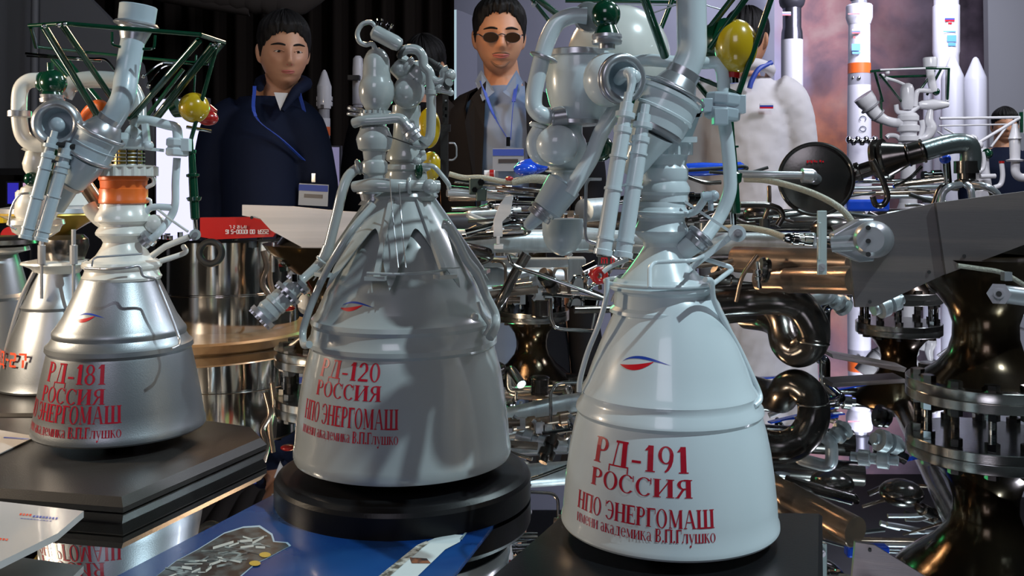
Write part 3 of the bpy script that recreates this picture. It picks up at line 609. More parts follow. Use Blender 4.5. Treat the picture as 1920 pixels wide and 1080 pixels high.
# arched skirt
cx = 752; X = (cx-960)/F*D; mb = MB(); n = 192; rows = 10
def skr(y): return 58+(y-372)*0.70
def low(t):
    k = (t/(2*PI/8)) % 1.0; k = abs(k-0.5)*2       # 0 in the middle of an arch, 1 at a leg
    return 424+104*(k**1.7 if k < 0.86 else 0.86**1.7+ (k-0.86)*1.6)
for s_, off in ((0, 0.0), (1, -3.0)):
    rs = []
    for i in range(rows+1):
        row = []
        for j in range(n):
            t = 2*PI*j/n+0.16; y = 366+(low(t)-366)*i/rows; rr = R(skr(y)+off, D)
            row.append(V((X+math.sin(t)*rr, D-math.cos(t)*rr, CZ-(y-HY)/F*D)))
        rs.append(row)
    mb.rings(rs, (False, False))
o = len(mb.v)//2; b0 = rows*n
for j in range(n): k = (j+1) % n; mb.f.append((b0+j, b0+k, o+b0+k, o+b0+j)); mb.f.append((j, k, o+k, o+j))
mk('arched_skirt', mb, GREYP, eng, 30)
for k in range(8):
    t = 2*PI*(k)/8-0.16+0.0
    t = 2*PI*k/8-0.16
    a = V((X+math.sin(t)*R(62,D), D-math.cos(t)*R(62,D), CZ-(374-HY)/F*D)); rr = R(skr(505)+5, D); b = V((X+math.sin(t)*rr, D-math.cos(t)*rr, CZ-(506-HY)/F*D))
    mk('skirt_rib', MB().beam(a, b, 0.005, 0.005), GREYP, eng, 20)
    mk('rib_foot', MB().box(b, (0.020, 0.012, 0.004), Matrix.Rotation(-t, 3, 'Z').inverted()), GREYP, eng, 20)
mk('steel_neck_flange', MB().vl([(356,20),(358,32),(363,33),(364,27),(376,24),(384,30)], 702, D-.01, 40, (True,True)), SATIN, eng, 30)
mk('top_cap', MB().vl([(352,40),(360,62),(368,66),(376,60)], 756, D, 48, (True,True)), GREYP, eng, 40)
mk('horizontal_wire', MB().tube([E(688,512,-.09), E(740,514,-.095), E(790,512,-.09), E(838,506,-.07)], r_(2.2), 8).beam(E(828,503,-.08), E(862,502,-.06), r_(5), r_(2)), GREYP, eng)
mk('thin_wire', MB().tube([E(731,330,-.06), E(736,400,-.065), E(747,502,-.10)], r_(1.1), 6), SATIN, eng)
mk('thin_wire', MB().tube([E(748,345,-.06), E(752,400,-.065), E(761,502,-.10)], r_(1.1), 6), SATIN, eng)
# left turbopump column
mk('pump_egg', MB().vl([(90,7),(95,15),(102,20),(112,24),(130,25.5),(142,26),(148,27),(155,31),(165,33),(178,33),(190,30),(200,24),(207,20)], 706, D-.02, 40, (True,True)), GREYP, eng, 40)
mb = MB(); gear(mb, E(704,215,-.02), E(704,208,-.02), r_(26), 18, .1); mb.vl([(214,30),(218,30),(219,22),(236,22),(240,27),(245,28),(256,33),(262,34),(272,32),(280,30),(284,22),(300,20),(304,24),(308,25),(320,25),(324,24),(328,20),(340,20)], 702, D-.02, 36, (True,True))
mk('pump_column', mb, GREYP, eng, 30)
mk('oblique_egg', MB().sph(E(766,172,-.0), (r_(30),r_(30),r_(34)), ax=(0.5,0,1)).sph(E(784,140,.0), (r_(24),r_(24),r_(26))).cyl(E(745,118,0), E(778,150,0), r_(22), r_(24)), GREYP, eng)
mk('ball_joint', MB().sph(E(752,128,-.01), r_(16)).torus(E(764,122,-.01), (1,0,-.7), r_(14), r_(4)).torus(E(768,127,-.01), (1,0,-.7), r_(13), r_(4)), GREYP, eng)
mk('second_column', MB().vl([(198,26),(215,27),(222,24),(236,24),(262,26),(280,34),(292,38),(300,38),(306,30),(310,44),(318,46),(322,38),(334,40),(346,36)], 762, D+.02, 36, (True,True)), GREYP, eng, 30)
mk('top_cylinder', MB().lathe(E(698,58,-.03), E(752,86,-.03), [(0,r_(9)),(0.08,r_(14)),(0.8,r_(14)),(0.95,r_(12)),(1,r_(8))], 24), GREYP, eng, 35)
for x, y, dx in ((712,40,0), (726,48,6)): mk('cap_bolt', MB().lathe(E(x,y+9,-.03), E(x+dx,y-4,-.03), [(0,r_(4)),(0.4,r_(4)),(0.42,r_(7)),(0.7,r_(7)),(0.72,r_(6)),(1,r_(6.5))], 12), CHROME, eng, 30)
mk('loop_pipe', MB().tube([E(702,62,-.03), E(703,50,-.03), E(694,42,-.03), E(679,46,-.03), E(670,62,-.03), E(674,78,-.03), E(686,84,-.03), E(698,82,-.03), E(704,94,-.025)], r_(4.5), 12), GREYP, eng)
mk('down_pipe', MB().tube([E(752,98,-.02), E(765,92,-.02), E(782,94,-.02), E(792,106,-.02), E(795,124,-.02), E(806,138,-.02), E(808,170,-.02), E(808,240,-.02), E(803,262,-.02), E(790,272,-.02), E(770,268,-.02)], r_(9), 16), GREYP, eng)
mk('pipe_collar', MB().lathe(E(808,168,-.02), E(808,178,-.02), [(0,r_(9)),(0.1,r_(11.5)),(0.9,r_(11.5)),(1,r_(9))], 20), GREYP, eng, 30)
mk('pipe_collar', MB().cyl(E(800,260,-.02), E(794,268,-.02), r_(11)), GREYP, eng, 30)
mk('branch_pipe', MB().tube([E(806,146,-.02), E(820,153,-.02), E(832,148,-.02), E(833,136,-.02), E(842,132,-.02)], [r_(9),r_(8),r_(8),r_(9),r_(11)], 14).sph(E(843,141,-.02), r_(12)), GREYP, eng)
mk('valve_cluster', MB().cyl(E(818,166,-.02), E(846,172,-.02), r_(7)).sph(E(824,166,-.02), r_(9)).sph(E(845,174,-.02), r_(6)), GREYP, eng)
mk('black_sleeve', MB().lathe(E(800,110,0), E(836,136,0), [(0,r_(4)),(0.2,r_(6)),(0.5,r_(7)),(0.52,r_(8.5)),(0.6,r_(8.5)),(0.62,r_(7)),(1,r_(7))], 14), RUBBER, eng, 30)
mk('black_elbow_ring', MB().torus(E(752,98,-.025), (1,0,-.4), r_(8), r_(5)).cyl(E(838,160,-.025), E(842,154,-.03), r_(8)), RUBBER, eng)
mk('cross_pipe', MB().tube([E(664,231,-.03), E(682,226,-.035), E(716,224,-.035), E(748,222,-.035), E(760,232,-.035), E(766,242,-.035)], r_(9.5), 16), GREYP, eng)
mk('dark_coupling', MB().lathe(E(758,232,-.035), E(782,262,-.035), [(0,r_(11)),(0.2,r_(11)),(0.22,r_(14)),(0.4,r_(14)),(0.42,r_(12)),(0.6,r_(16)),(0.75,r_(16)),(0.78,r_(12)),(1,r_(11))], 24), SATIN, eng, 30)
mk('black_strap', MB().beam(E(726,255,-.06), E(774,272,-.06), r_(5), r_(2)), RUBBER, eng, 0)
mk('bracket_ring', MB().torus(E(667,205,-.01), (0.2,0,1), r_(12), r_(4)).torus(E(667,215,-.01), (0.1,0,1), r_(14), r_(3)), SATIN, eng)
mk('small_valves', MB().sph(E(792,286,-.02), r_(6)).cyl(E(792,286,-.02), E(775,306,-.02), r_(4)).sph(E(782,302,-.02), r_(8)), GREYP, eng)
mk('left_down_pipe', MB().tube([E(686,312,-.02), E(670,316,-.02), E(652,332,-.025), E(641,362,-.03), E(632,400,-.03), E(622,440,-.03), E(614,472,-.03)], r_(9.5), 16), GREYP, eng)
mk('pipe_flange', MB().torus(E(672,313,-.02), (1,0,.25), r_(11), r_(4)), GREYP, eng)
mk('lower_manifold', MB().tube([E(664,350,-.03), E(700,347,-.04), E(740,348,-.04), E(780,348,-.03), E(822,350,-.02)], [r_(10),r_(13),r_(12),r_(10),r_(12)], 16).sph(E(806,350,-.03), r_(14)).torus(E(768,348,-.035), (1,0,0), r_(12), r_(4)), GREYP, eng)
mk('right_thin_pipe', MB().tube([E(792,310,-.01), E(812,312,-.01), E(826,326,-.01), E(840,344,-.01), E(842,352,0)], r_(4.5), 12), GREYP, eng)
# side thruster on left
mk('thruster_pipe', MB().tube([E(616,462,-.03), E(609,480,-.03), E(596,498,-.03), E(570,522,-.04), E(556,536,-.05)], [r_(11),r_(11),r_(9),r_(8),r_(8)], 16).torus(E(603,488,-.03), (-.6,0,-.7), r_(9), r_(3)), GREYP, eng)
a, b = E(566,524,-.045), E(488,598,-.06); L = b-a
mk('side_thruster', MB().lathe(a, b, [(0,r_(14)),(0.1,r_(17)),(0.3,r_(19)),(0.31,r_(15)),(0.4,r_(15)),(0.41,r_(20)),(0.58,r_(20)),(0.6,r_(21.5)),(0.66,r_(21.5)),(0.68,r_(20)),(0.76,r_(21)),(0.8,r_(22)),(0.86,r_(20)),(0.98,r_(18))], 32), GREYP, eng, 30)
for t0, t1, rr in ((0.03,0.11,25), (0.30,0.37,27), (0.9,0.99,26)):
    mb = MB().lathe(a+L*t0, a+L*t1, [(0,r_(rr)),(1,r_(rr))], 32)
    u, e1, e2 = frame(L)
    fl = mk('thruster_flange', mb, SATIN, eng, 30)
    for j in range(12):
        c = a+L*t1+(e1*math.cos(j*PI/6)+e2*math.sin(j*PI/6))*r_(rr-4); mk('bolt', MB().hexb(c, c+u*r_(5), r_(3)), SATIN, fl, 0)
mk('valve_on_thruster', MB().box(E(556,520,-.06), (r_(12),r_(12),r_(8))).hexb(E(553,528,-.07), E(553,514,-.07), r_(5)), CHROME, eng, 0)
# hugging pipes
mk('left_long_pipe', MB().tube([E(700,384,-.06), E(660,430,-.075), E(628,480,-.07), E(606,520,-.06), E(590,556,-.06), E(576,592,-.06), E(568,622,-.06), E(570,646,-.07), E(580,646,-.08)], r_(6.5), 14), GREYP, eng)
mk('right_long_pipe', MB().tube([E(830,420,-.08), E(840,424,-.08), E(856,450,-.07), E(874,486,-.06), E(894,512,-.05), E(912,555,-.04), E(928,588,-.03), E(929,612,-.04), E(918,634,-.05)], r_(8), 14), GREYP, eng)
mk('right_hook_pipe', MB().tube([E(896,566,-.09), E(904,590,-.09), E(916,610,-.08), E(908,628,-.085)], r_(3), 10).sph(E(890,594,-.09), r_(7)), GREYP, eng)
# perforated bracket with buckle and yellow gas bottles behind
br = mk('perforated_bracket', MB().box(E(835,205,.03), (r_(11),r_(3),r_(56))).box(E(836,240,.03), (r_(18),r_(5),r_(14))).box(E(833,290,.03), (r_(15),r_(4),r_(92))), PLATE, eng, 0)
for y in (190,204,217): mk('slot', MB().box(E(836,y,.027), (r_(4),r_(2),r_(6))), CHROME, br, 0)
mk('buckle', MB().tube([E(842,268,.02), E(852,268,.02), E(856,276,.02), E(856,294,.02), E(850,300,.02), E(842,300,.02)], r_(1.6), 8, 'f'), SATIN, eng)
mk('yellow_gas_bottle', MB().sph(E(804,240,.06), (r_(22,.06),r_(20),r_(38,.06))), YELLOW, eng)
mk('yellow_gas_bottle', MB().sph(E(808,312,.06), (r_(20,.06),r_(20),r_(28,.06))), YELLOW, eng)
mk('green_fitting', MB().sph(E(785,320,.0), (r_(8),r_(8),r_(16))), GREEN, eng)
nozzle_text('РД-120', NP, 756, D, 715, 699, 33, 0.071, INK, eng)
nozzle_text('РОССИЯ', NP, 756, D, 716, 739, 28, 0.077, INK, eng)
nozzle_text('НПО ЭНЕРГОМАШ', NP, 756, D, 747, 787, 37, 0.114, INK, eng)
nozzle_text('имени академика В.П.Глушко', NP, 756, D, 747, 823, 21, 0.117, INK, eng)
nozzle_logo(NP, 756, D, 640, 701, 575, 19, eng)
rb = 0.1326
mk('display_base', MB().lathe((-0.113,1.0,TZ+0.002), (-0.113,1.0,TZ+0.030), [(0,rb),(0.72,rb),(0.86,rb*0.985),(0.96,rb*0.95),(1,rb*0.93)], 96), BLACK, eng, 25)
mk('mounting_post', MB().cyl((-0.113,1.0,TZ+0.025), (-0.113,1.0,TZ+0.10), 0.02), BLACK, eng)

# ---------------------------------------------------------------- RD-181, left
D = 1.126
eng = thing('rocket_engine_model', ((226-960)/F*D, D, TZ), 'silver nozzled rocket engine model with an orange neck band, at left', 'model')
CX = 226
NP = [(520,68),(530,72),(560,86),(590,100),(610,113),(615,117),(620,118),(626,117),(636,123),(641,129),(649,130),(655,126),(660,127.5),(710,138),(750,145),(784,150),(788,152.5),(797,153),(800,151)]
mk('nozzle', MB().vl(NP+[(800,148),(750,141),(710,134),(640,114),(560,80),(524,62)], CX, D, 96), SILVER, eng, 30)
mk('nozzle_collar', MB().vl([(486,60),(490,69),(496,71),(500,70),(503,66),(506,65),(514,68),(518,71),(523,69)], 229, D, 64), IVORY, eng, 30)
mk('throat', MB().vl([(380,40),(392,42),(400,46),(408,50),(414,50),(420,42),(424,41),(430,46),(436,49),(440,48),(448,38),(454,35),(462,38),(478,48),(488,60)], 231, D, 48), IVORY, eng, 30)
mk('orange_band', MB().vl([(329,42),(331,44),(337,44),(339,42),(352,41),(354,43),(372,43),(374,44),(380,44),(382,41)], 232, D, 48, (True,True)), ORANGE, eng, 30)
mb = MB(); gear(mb, E(236,330), E(236,313), r_(54), 20, .07); mb.vl([(310,50),(313,58)], 236, D, 40, (True, True))
mk('toothed_ring', mb, IVORY, eng, 30)
mk('bearing_core', MB().cyl(E(240,312), E(240,278), r_(26)), GOLD, eng)
for y in (281,288,295,302,309): mk('cage_ring', MB().torus(E(240,y), (0,0,1), r_(29), r_(1.3)), SATIN, eng)
for k in range(10): a_ = 2*PI*k/10; mk('cage_bar', MB().cyl(E(240,312)+V((math.cos(a_), math.sin(a_), 0))*r_(29), E(240,279)+V((math.cos(a_), math.sin(a_), 0))*r_(29), r_(1.6), n=8), RUBBER, eng)
mk('head_block', MB().vl([(250,30),(262,36),(276,34),(280,30)], 244, D, 32, (True,True)).beam(E(200,300,.0), E(235,268,0), r_(30), r_(26)), WHITE, eng, 30)
# drum & pipe
mk('gimbal_drum', MB().lathe(E(189,252,-.05), E(166,294,-.05), [(0,r_(40)),(0.02,r_(43)),(0.08,r_(43)),(0.12,r_(39)),(0.5,r_(38)),(0.52,r_(39.5)),(0.56,r_(38)),(1,r_(37))], 40), BLUEGREY, eng, 30)
mk('drum_lip', MB().torus(E(190,250,-.05), E(166,294)-E(189,252), r_(42), r_(3)).torus(E(166,294,-.05), E(166,294)-E(189,252), r_(39), r_(3.5)), SATIN, eng)
mk('lower_drum', MB().lathe(E(165,296,-.05), E(134,346,-.045), [(0,r_(33)),(0.3,r_(33)),(0.9,r_(24)),(1,r_(22))], 32), BLUEGREY, eng)
mk('lower_steel_ring', MB().lathe(E(134,343,-.045), E(128,352,-.045), [(0,r_(24)),(0.3,r_(25)),(1,r_(20))], 28), SATIN, eng, 30)
mk('lower_spigot', MB().lathe(E(130,350,-.045), E(106,390,-.04), [(0,r_(17)),(1,r_(15))], 24), BLUEGREY, eng)
mk('steel_cone_collar', MB().lathe(E(210,220,-.05), E(190,251,-.05), [(0,r_(22)),(0.3,r_(22)),(0.35,r_(25)),(0.8,r_(34)),(1,r_(36))], 32), SATIN, eng, 30)
mk('supply_pipe', MB().tube([E(251,66,-.03), E(243,110,-.035), E(237,145,-.04), E(230,186,-.05), E(209,224,-.05)], r_(21), 22), BLUEGREY, eng)
mk('steel_funnel', MB().lathe(E(255,46,-.03), E(249,80,-.03), [(0,r_(37)),(0.08,r_(39)),(0.2,r_(30)),(0.9,r_(22)),(1,r_(21))], 36), SATIN, eng, 30)
mk('inlet_cap', MB().lathe(E(260,10,-.03), E(255,48,-.03), [(0,r_(31)),(0.04,r_(33)),(0.95,r_(32)),(1,r_(30))], 36), BLUEGREY, eng, 30)
mk('steel_disc', MB().lathe(E(256,42,-.03), E(255,50,-.03), [(0,r_(36)),(0.5,r_(40)),(1,r_(36))], 36), SATIN, eng, 30)
# ring pump
ax = V((0.1,-1,-0.02)); c0 = E(107,232,-.06)
mk('pump_ball', MB().sph(E(100,230,-.02), (r_(38),r_(36),r_(38))), IVORY, eng)
mk('pump_ring', MB().torus(c0, ax, r_(35), r_(8), 44, 12, 1.6), SATIN, eng)
mk('pump_dish', MB().lathe(c0+ax.normalized()*-.012, c0, [(0,r_(22)),(0.4,r_(27)),(1,r_(29))], 36, (True, False)).sph(E(108,234,-.06), (r_(14),r_(9),r_(14))), BLUEGREY, eng, 50)
mk('neck_flange', MB().lathe(E(98,202,-.02), E(98,178,-.02), [(0,r_(14)),(0.4,r_(14)),(0.42,r_(21)),(0.7,r_(22)),(0.72,r_(19)),(1,r_(21))], 32), SATIN, eng, 30)
mk('green_ball_valve', MB().sph(E(100,155,-.02), r_(24)).sph(E(82,154,.0), (r_(17),r_(15),r_(20))).lathe(E(98,180,-.02), E(98,165,-.02), [(0,r_(20)),(1,r_(14))], 24).cyl(E(95,135,-.02), E(94,118,-.02), r_(6)), GREEN, eng)
hyd((E(103,246,-.07), E(48,448,-.085)), r_(10.5), (0.35,0.62,0.9), m=BLUEGREY)
hyd((E(130,268,-.07), E(76,452,-.085)), r_(10.5), (0.3,0.55,0.9), m=BLUEGREY)
mk('tie_rod', MB().cyl(E(88,300,-.075), E(118,306,-.075), r_(2.5)).cyl(E(85,268,-.07), E(142,276,-.07), r_(5)), RUBBER, eng)
mk('green_backplate', MB().beam(E(112,272,-.05), E(84,366,-.055), r_(16), r_(8)), GREEN, eng)
mk('green_accumulator', MB().sph(E(60,336,-.0), r_(14)), GREEN, eng)
# left casing, U pipe
mk('u_pipe', MB().tube([E(74,150,.0), E(54,152,.0), E(40,165,.0), E(36,190,.0), E(37,230,.0), E(44,256,.0), E(60,270,.0), E(84,272,.0)], r_(14), 18), IVORY, eng)
mk('pipe_flange', MB().lathe(E(37,207,0), E(37,220,0), [(0,r_(18)),(0.1,r_(21)),(0.9,r_(21)),(1,r_(18))], 28), SATIN, eng, 30)
mk('arch_pipe', MB().tube([E(120,180,.05), E(132,160,.05), E(160,150,.05), E(205,150,.05), E(236,158,.05), E(255,185,.05), E(258,225,.04)], r_(17), 20), GREYP, eng)
mk('orange_ring', MB().torus(E(176,226,.03), (0.5,0.8,-.3), r_(32), r_(11)), ORANGE, eng)
mk('left_casing', MB().vl([(276,20),(280,26),(284,18),(292,20),(306,24),(318,22),(328,16),(345,14),(352,26),(380,36),(400,38),(408,34),(412,48),(420,50),(424,44),(434,40),(444,26),(450,12)], 68, D+.02, 36, (True,True)), IVORY, eng, 40)
mk('steel_loop', MB().tube([E(55,362,-.02), E(36,366,-.02), E(22,390,-.02), E(18,420,-.02), E(30,430,-.02)], r_(2.2), 8), SATIN, eng)
mk('bronze_strut', MB().cyl(E(152,335,.03), E(186,384,.03), r_(14)), BRONZE, eng)
mk('right_elbow', MB().tube([E(166,384,.0), E(176,400,.0), E(196,414,.0), E(226,420,.0)], [r_(13),r_(14),r_(16),r_(20)], 16), IVORY, eng)
mk('side_handle', MB().tube([E(272,328,.0), E(286,332,.0), E(288,344,.0), E(274,352,.0)], r_(4), 10).tube([E(272,372,.0), E(282,376,0), E(282,392,0)], r_(3), 8), IVORY, eng)
mk('link_pipe', MB().tube([E(250,236,-.0), E(258,226,-.0), E(280,226,.0), E(312,234,.0), E(330,240,.0), E(334,262,.0)], r_(9), 16), WHITE, eng)
mk('link_lever', MB().beam(E(272,232,-.01), E(276,268,-.01), r_(12), r_(10)).sph(E(279,273,-.012), r_(9)).beam(E(268,278,0), E(306,282,0), r_(10), r_(6)).cyl(E(240,246,-.01), E(262,258,-.01), r_(14)), WHITE, eng, 30)
mb = MB(); clampbox(mb, E(333,276,-.005), V((0.05,0,1)), r_(22), r_(34), 0); mb.box(E(349,272,-.01), (r_(16),r_(18),r_(24)))
mk('pipe_clamp', mb, WHITE, eng, 20, bevel=0.0008)
mk('feed_pipe', MB().tube([E(332,296,0), E(329,340,0), E(328,385,0), E(318,410,0), E(298,436,-.01), E(282,450,-.01)], r_(7), 14), WHITE, eng)
mk('feed_flange', MB().lathe(E(282,444,-.01), E(268,456,-.01), [(0,r_(16)),(0.4,r_(17)),(0.5,r_(13)),(1,r_(13))], 24), SATIN, eng, 30)
mk('elbow_pipe', MB().tube([E(326,390,0), E(300,388,0), E(282,390,0), E(270,402,0)], r_(6.5), 12), WHITE, eng)
mk('link_bracket', MB().tube([E(290,388,0), E(320,412,-.01), E(352,434,-.02)], r_(2.5), 8, 'p').tube([E(355,444,-.02), E(310,462,-.02), E(285,480,-.02)], r_(6), 10, 'p').tube([E(344,462,-.01), E(346,474,-.02), E(300,490,-.03)], r_(5), 10).sph(E(290,420,.0), (r_(20),r_(12),r_(18))), IVORY, eng)
mk('hinge_eye', MB().lathe(E(366,440,-.03), E(365,440,-.01), [(0,r_(10)),(1,r_(10))], 20), GREYP, eng, 30)
mk('hinge_bolt', MB().cyl(E(366,440,-.036), E(366,440,-.03), r_(5)), SATIN, eng, 30)
mb = MB(); mb.tube([E(172,500,-.07), E(174,486,-.07), E(182,482,-.07), E(266,476,-.05)], r_(1.8), 8, 'f')
mb.tube([E(160,503,-.05), E(200,505,-.075), E(240,502,-.078), E(262,497,-.07), E(267,518,-.07), E(292,522,-.06), E(296,532,-.055), E(318,585,-.06), E(337,636,-.065), E(336,648,-.08), E(322,654,-.09)], r_(2.6), 10, 'f')
mk('collar_wire', mb, SATIN, eng)
# truss
bar(E(55,48,-.05), E(118,44,-.09), r_(3.5)); bar(E(118,44,-.09), E(375,65,-.09), r_(4)); bar(E(375,65,-.09), E(420,80,-.02), r_(4)); bar(E(420,82,-.02), E(388,120,.1), r_(3))
bar(E(388,120,.1), E(160,98,.14), r_(3)); bar(E(160,98,.14), E(68,88,.06), r_(3)); bar(E(68,88,.06), E(58,50,-.05), r_(4))
bar(E(82,50,-.09), E(186,222,-.0), r_(6.5)); bar(E(116,46,-.09), E(214,190,-.0), r_(5.5)); bar(E(100,110,.1), E(130,145,.1), r_(7)); bar(E(122,108,.12), E(196,200,.1), r_(5))
bar(E(373,76,-.08), E(246,222,.0), r_(6)); bar(E(400,86,-.04), E(292,222,.02), r_(7.5)); bar(E(344,130,.1), E(276,218,.1), r_(4)); bar(E(407,84,-.02), E(358,262,-.0), r_(4))
bar(E(368,104,.08), E(364,172,.05), r_(2)); bar(E(246,222,.0), E(208,218,-.02), r_(3))
mk('green_bracket', MB().tube([E(210,60,-.06), E(210,84,-.06), E(226,88,-.06)], r_(2.5), 8, 'f').tube([E(291,66,-.06), E(289,92,-.06), E(268,92,-.06)], r_(2.5), 8, 'f'), GREEN, eng)
for x, y, dd in ((83,49,-.1),(110,47,-.1),(121,45,-.1),(400,84,-.04),(410,84,-.04)): mk('truss_bolt', MB().sph(E(x,y,dd), r_(4)), CHROME, eng)
mk('silver_rod', MB().tube([E(48,100,0), E(110,106,0), E(170,110,0), E(198,112,0), E(216,132,0)], r_(2.2), 8).tube([E(50,105,.02), E(120,110,.02), E(190,115,.02)], r_(1.6), 8), CHROME, eng)
mk('silver_rod', MB().tube([E(268,144,0), E(300,120,0), E(330,118,0), E(391,121,0)], r_(2.2), 8).tube([E(276,158,0), E(306,126,0), E(340,122,0)], r_(1.6), 8).sph(E(268,143,0), r_(4)).sph(E(278,162,0), r_(4)), CHROME, eng)
mk('yellow_gas_bottle', MB().sph(E(364,202,.0), r_(28.5), 32, 20), YELLOW, eng)
mk('red_cap', MB().sph(E(390,222,.04), (r_(20),r_(16),r_(14))).cyl(E(388,205,.05), E(400,215,.05), r_(12)), RED, eng)
mk('bottle_fitting', MB().cyl(E(350,238,.01), E(397,246,.01), r_(3.2)), CHROME, eng)
mk('green_cone', MB().cyl(E(336,200,.03), E(322,206,.03), r_(22), r_(16)), GREEN, eng)
mk('green_actuator', MB().lathe(E(358,262,.0), E(366,412,.0), [(0,r_(4)),(0.12,r_(4)),(0.13,r_(8)),(0.17,r_(8)),(0.18,r_(6)),(0.42,r_(7)),(0.43,r_(12)),(0.46,r_(12)),(0.47,r_(8)),(0.71,r_(8.5)),(0.72,r_(14)),(0.76,r_(12)),(0.77,r_(8.5)),(0.98,r_(8)),(1,r_(6))], 16), GREEN, eng, 30)
mk('actuator_rod', MB().cyl(E(366,410,.0), E(367,434,0), r_(4)), CHROME, eng)
nozzle_text('РД-181', NP, CX, D, 201, 702, 36, 0.078, INK, eng)
nozzle_text('РОССИЯ', NP, CX, D, 198, 744, 28, 0.086, INK, eng)
nozzle_text('НПО ЭНЕРГОМАШ', NP, CX, D, 228, 776, 32, 0.150, INK, eng)
nozzle_text('имени академика В.П.Глушко', NP, CX, D, 228, 809, 20, 0.150, INK, eng)
nozzle_logo(NP, CX, D, 142, 197, 596, 18, eng)
# stepped plate
q = [(-0.372,0.913), (-0.291,1.133), (-0.318,1.185), (-0.40,1.225), (-0.80,1.235), (-0.80,1.00)]
def inset(q, k):
    c = V((sum(x for x, y in q)/len(q), sum(y for x, y in q)/len(q))); return [(x+(c.x-x)*k, y+(c.y-y)*k) for x, y in q]
def stack(q, levels): return MB().rings([[V((x, y, TZ+z)) for x, y in inset(q, k)] for z, k in levels])
mk('display_base', stack(q, [(0,0.02),(0.009,0.0),(0.010,0.0)]), PLATE, eng, 0)
mk('base_upper_plate', stack(q, [(0.0105,0.015),(0.012,0.0),(0.017,0.0),(0.025,0.035)]), PLATE, eng, 0)
mk('mounting_post', MB().cyl(((226-960)/F*D,D,TZ+0.02), ((226-960)/F*D,D,TZ+0.10), 0.018), BLACK, eng)

# ================================================================== silver nozzles far left
D = 1.45
eng = thing('rocket_engine_model', ((108-960)/F*D, D, TZ), 'warm lit silver nozzle model with plain orange-red lettering and gold dish behind', 'model')
NP = [(498,36),(520,42),(555,54),(566,59),(572,63),(578,60),(620,76),(660,88),(700,97),(712,100),(716,102),(720,100)]
mk('nozzle', MB().vl(NP+[(720,99),(660,84),(578,56),(500,34)], 106, D, 72), SILVER, eng, 30)
mk('white_flange', MB().vl([(486,40),(490,62),(494,63),(502,46),(512,38)], 108, D, 48, (True,True)), IVORY, eng, 30)
mk('dark_neck', MB().vl([(440,34),(448,42),(462,44),(474,40),(486,36)], 120, D, 40, (True,True)), DSTEEL, eng, 30)
mk('gold_dish', MB().vl([(398,92),(402,94),(420,60),(436,34),(442,30)], 100, D+.02, 56, (True,True)), GOLD, eng, 30)
mk('dish_rim', MB().vl([(386,66),(390,92),(398,94),(401,90)], 100, D+.02, 56, (True,True)), SATIN, eng, 30)
mk('upper_drum', MB().vl([(356,60),(360,64),(384,64),(388,60)], 100, D+.02, 48, (True,True)), IVORY, eng, 30)
for x in (78, 138): mk('support_rod', MB().lathe(E(x,430,-.05), E(x,560,-.05), [(0,r_(4)),(0.22,r_(4)),(0.23,r_(7)),(0.5,r_(7)),(0.51,r_(3)),(1,r_(3))], 14), SATIN, eng, 30)
def E(x, y, dd=0.0): return P(x, y, D+dd)
def r_(px, dd=0.0): return R(px, D+dd)
mk('side_strap', MB().tube([E(64,510,-.03), E(40,560,-.03), E(16,640,-.03), E(2,700,-.03), E(4,728,-.03)], r_(4), 10), SATIN, eng)
def sans_text(s, prof, cx, d, px_r, py, h, wd, m, par):
    pass
# plain block lettering РД-27
def block_text(par):
    G = {'Р': [(0,0,.22,1),(.22,.86,.7,1),(.22,.42,.7,.56),(.55,.5,.77,.92)], 'Д': [(.1,0,.26,1),(.7,0,.86,1),(.2,.86,.8,1),(0,-.0,1,.12),(0,-.2,.14,.1),(.86,-.2,1,.1)], '-': [(0,.4,.4,.54)],
         '2': [(.0,.84,.6,1),(.5,.5,.7,.94),(.1,.42,.6,.56),(0,.06,.2,.5),(0,0,.7,.14)], '7': [(0,.86,.7,1),(.52,.5,.7,.9),(.3,0,.5,.54)]}
    adv = 0; qs = []
    for ch in 'РД-27':
        for x0, y0, x1, y1 in G[ch]:
            n = 3
            for i in range(n): qs.append((adv+x0+(x1-x0)*i/n, y0, adv+x0+(x1-x0)*(i+1)/n, y1))
        adv += {'-': .55}.get(ch, 1.05 if ch == 'Д' else .95)
        if ch == 'Д': adv += .15
    X = (106-960)/F*D; mb = MB()
    for x0, y0, x1, y1 in qs:
        vs = []
        for x, y in ((x0,y0),(x1,y0),(x1,y1),(x0,y1)):
            t = math.radians(-66+64*x/adv); z = CZ-(672-HY)/F*D+(y)*0.023*0.9; rr = R(92+2*(1-y), D)+.0004
            vs.append((X+rr*math.sin(t), D-rr*math.cos(t), z))
        mb.add(vs, [(0,1,2,3)])
    mk('lettering', mb, INKO, par, smooth=0)
block_text(eng)
mk('display_base', stack([(-0.60,1.27),(-0.60,1.53),(-0.95,1.53),(-0.95,1.27)], [(0,0),(0.016,0),(0.02,0.03)]), PLATE, eng, 0)
mk('mounting_post', MB().cyl((ORG[eng.name].x,D,TZ+0.015), (ORG[eng.name].x,D,TZ+0.08), 0.015), BLACK, eng)
D = 1.62
e2 = thing('rocket_engine_model', ((-14-960)/F*D, D, TZ), 'silver nozzle model cut by the left edge of the photo', 'model')
mk('nozzle', MB().vl([(474,40),(500,48),(548,60),(554,66),(560,62),(620,72),(680,80),(690,82),(694,80)], -12, D, 64), SILVER, e2, 30)
mk('white_flange', MB().vl([(458,30),(462,60),(470,62),(476,40)], -12, D, 40, (True,True)), IVORY, e2, 30)
mk('dark_disc', MB().vl([(444,60),(448,78),(456,80),(460,50)], -12, D, 40, (True,True)), DSTEEL, e2, 30)
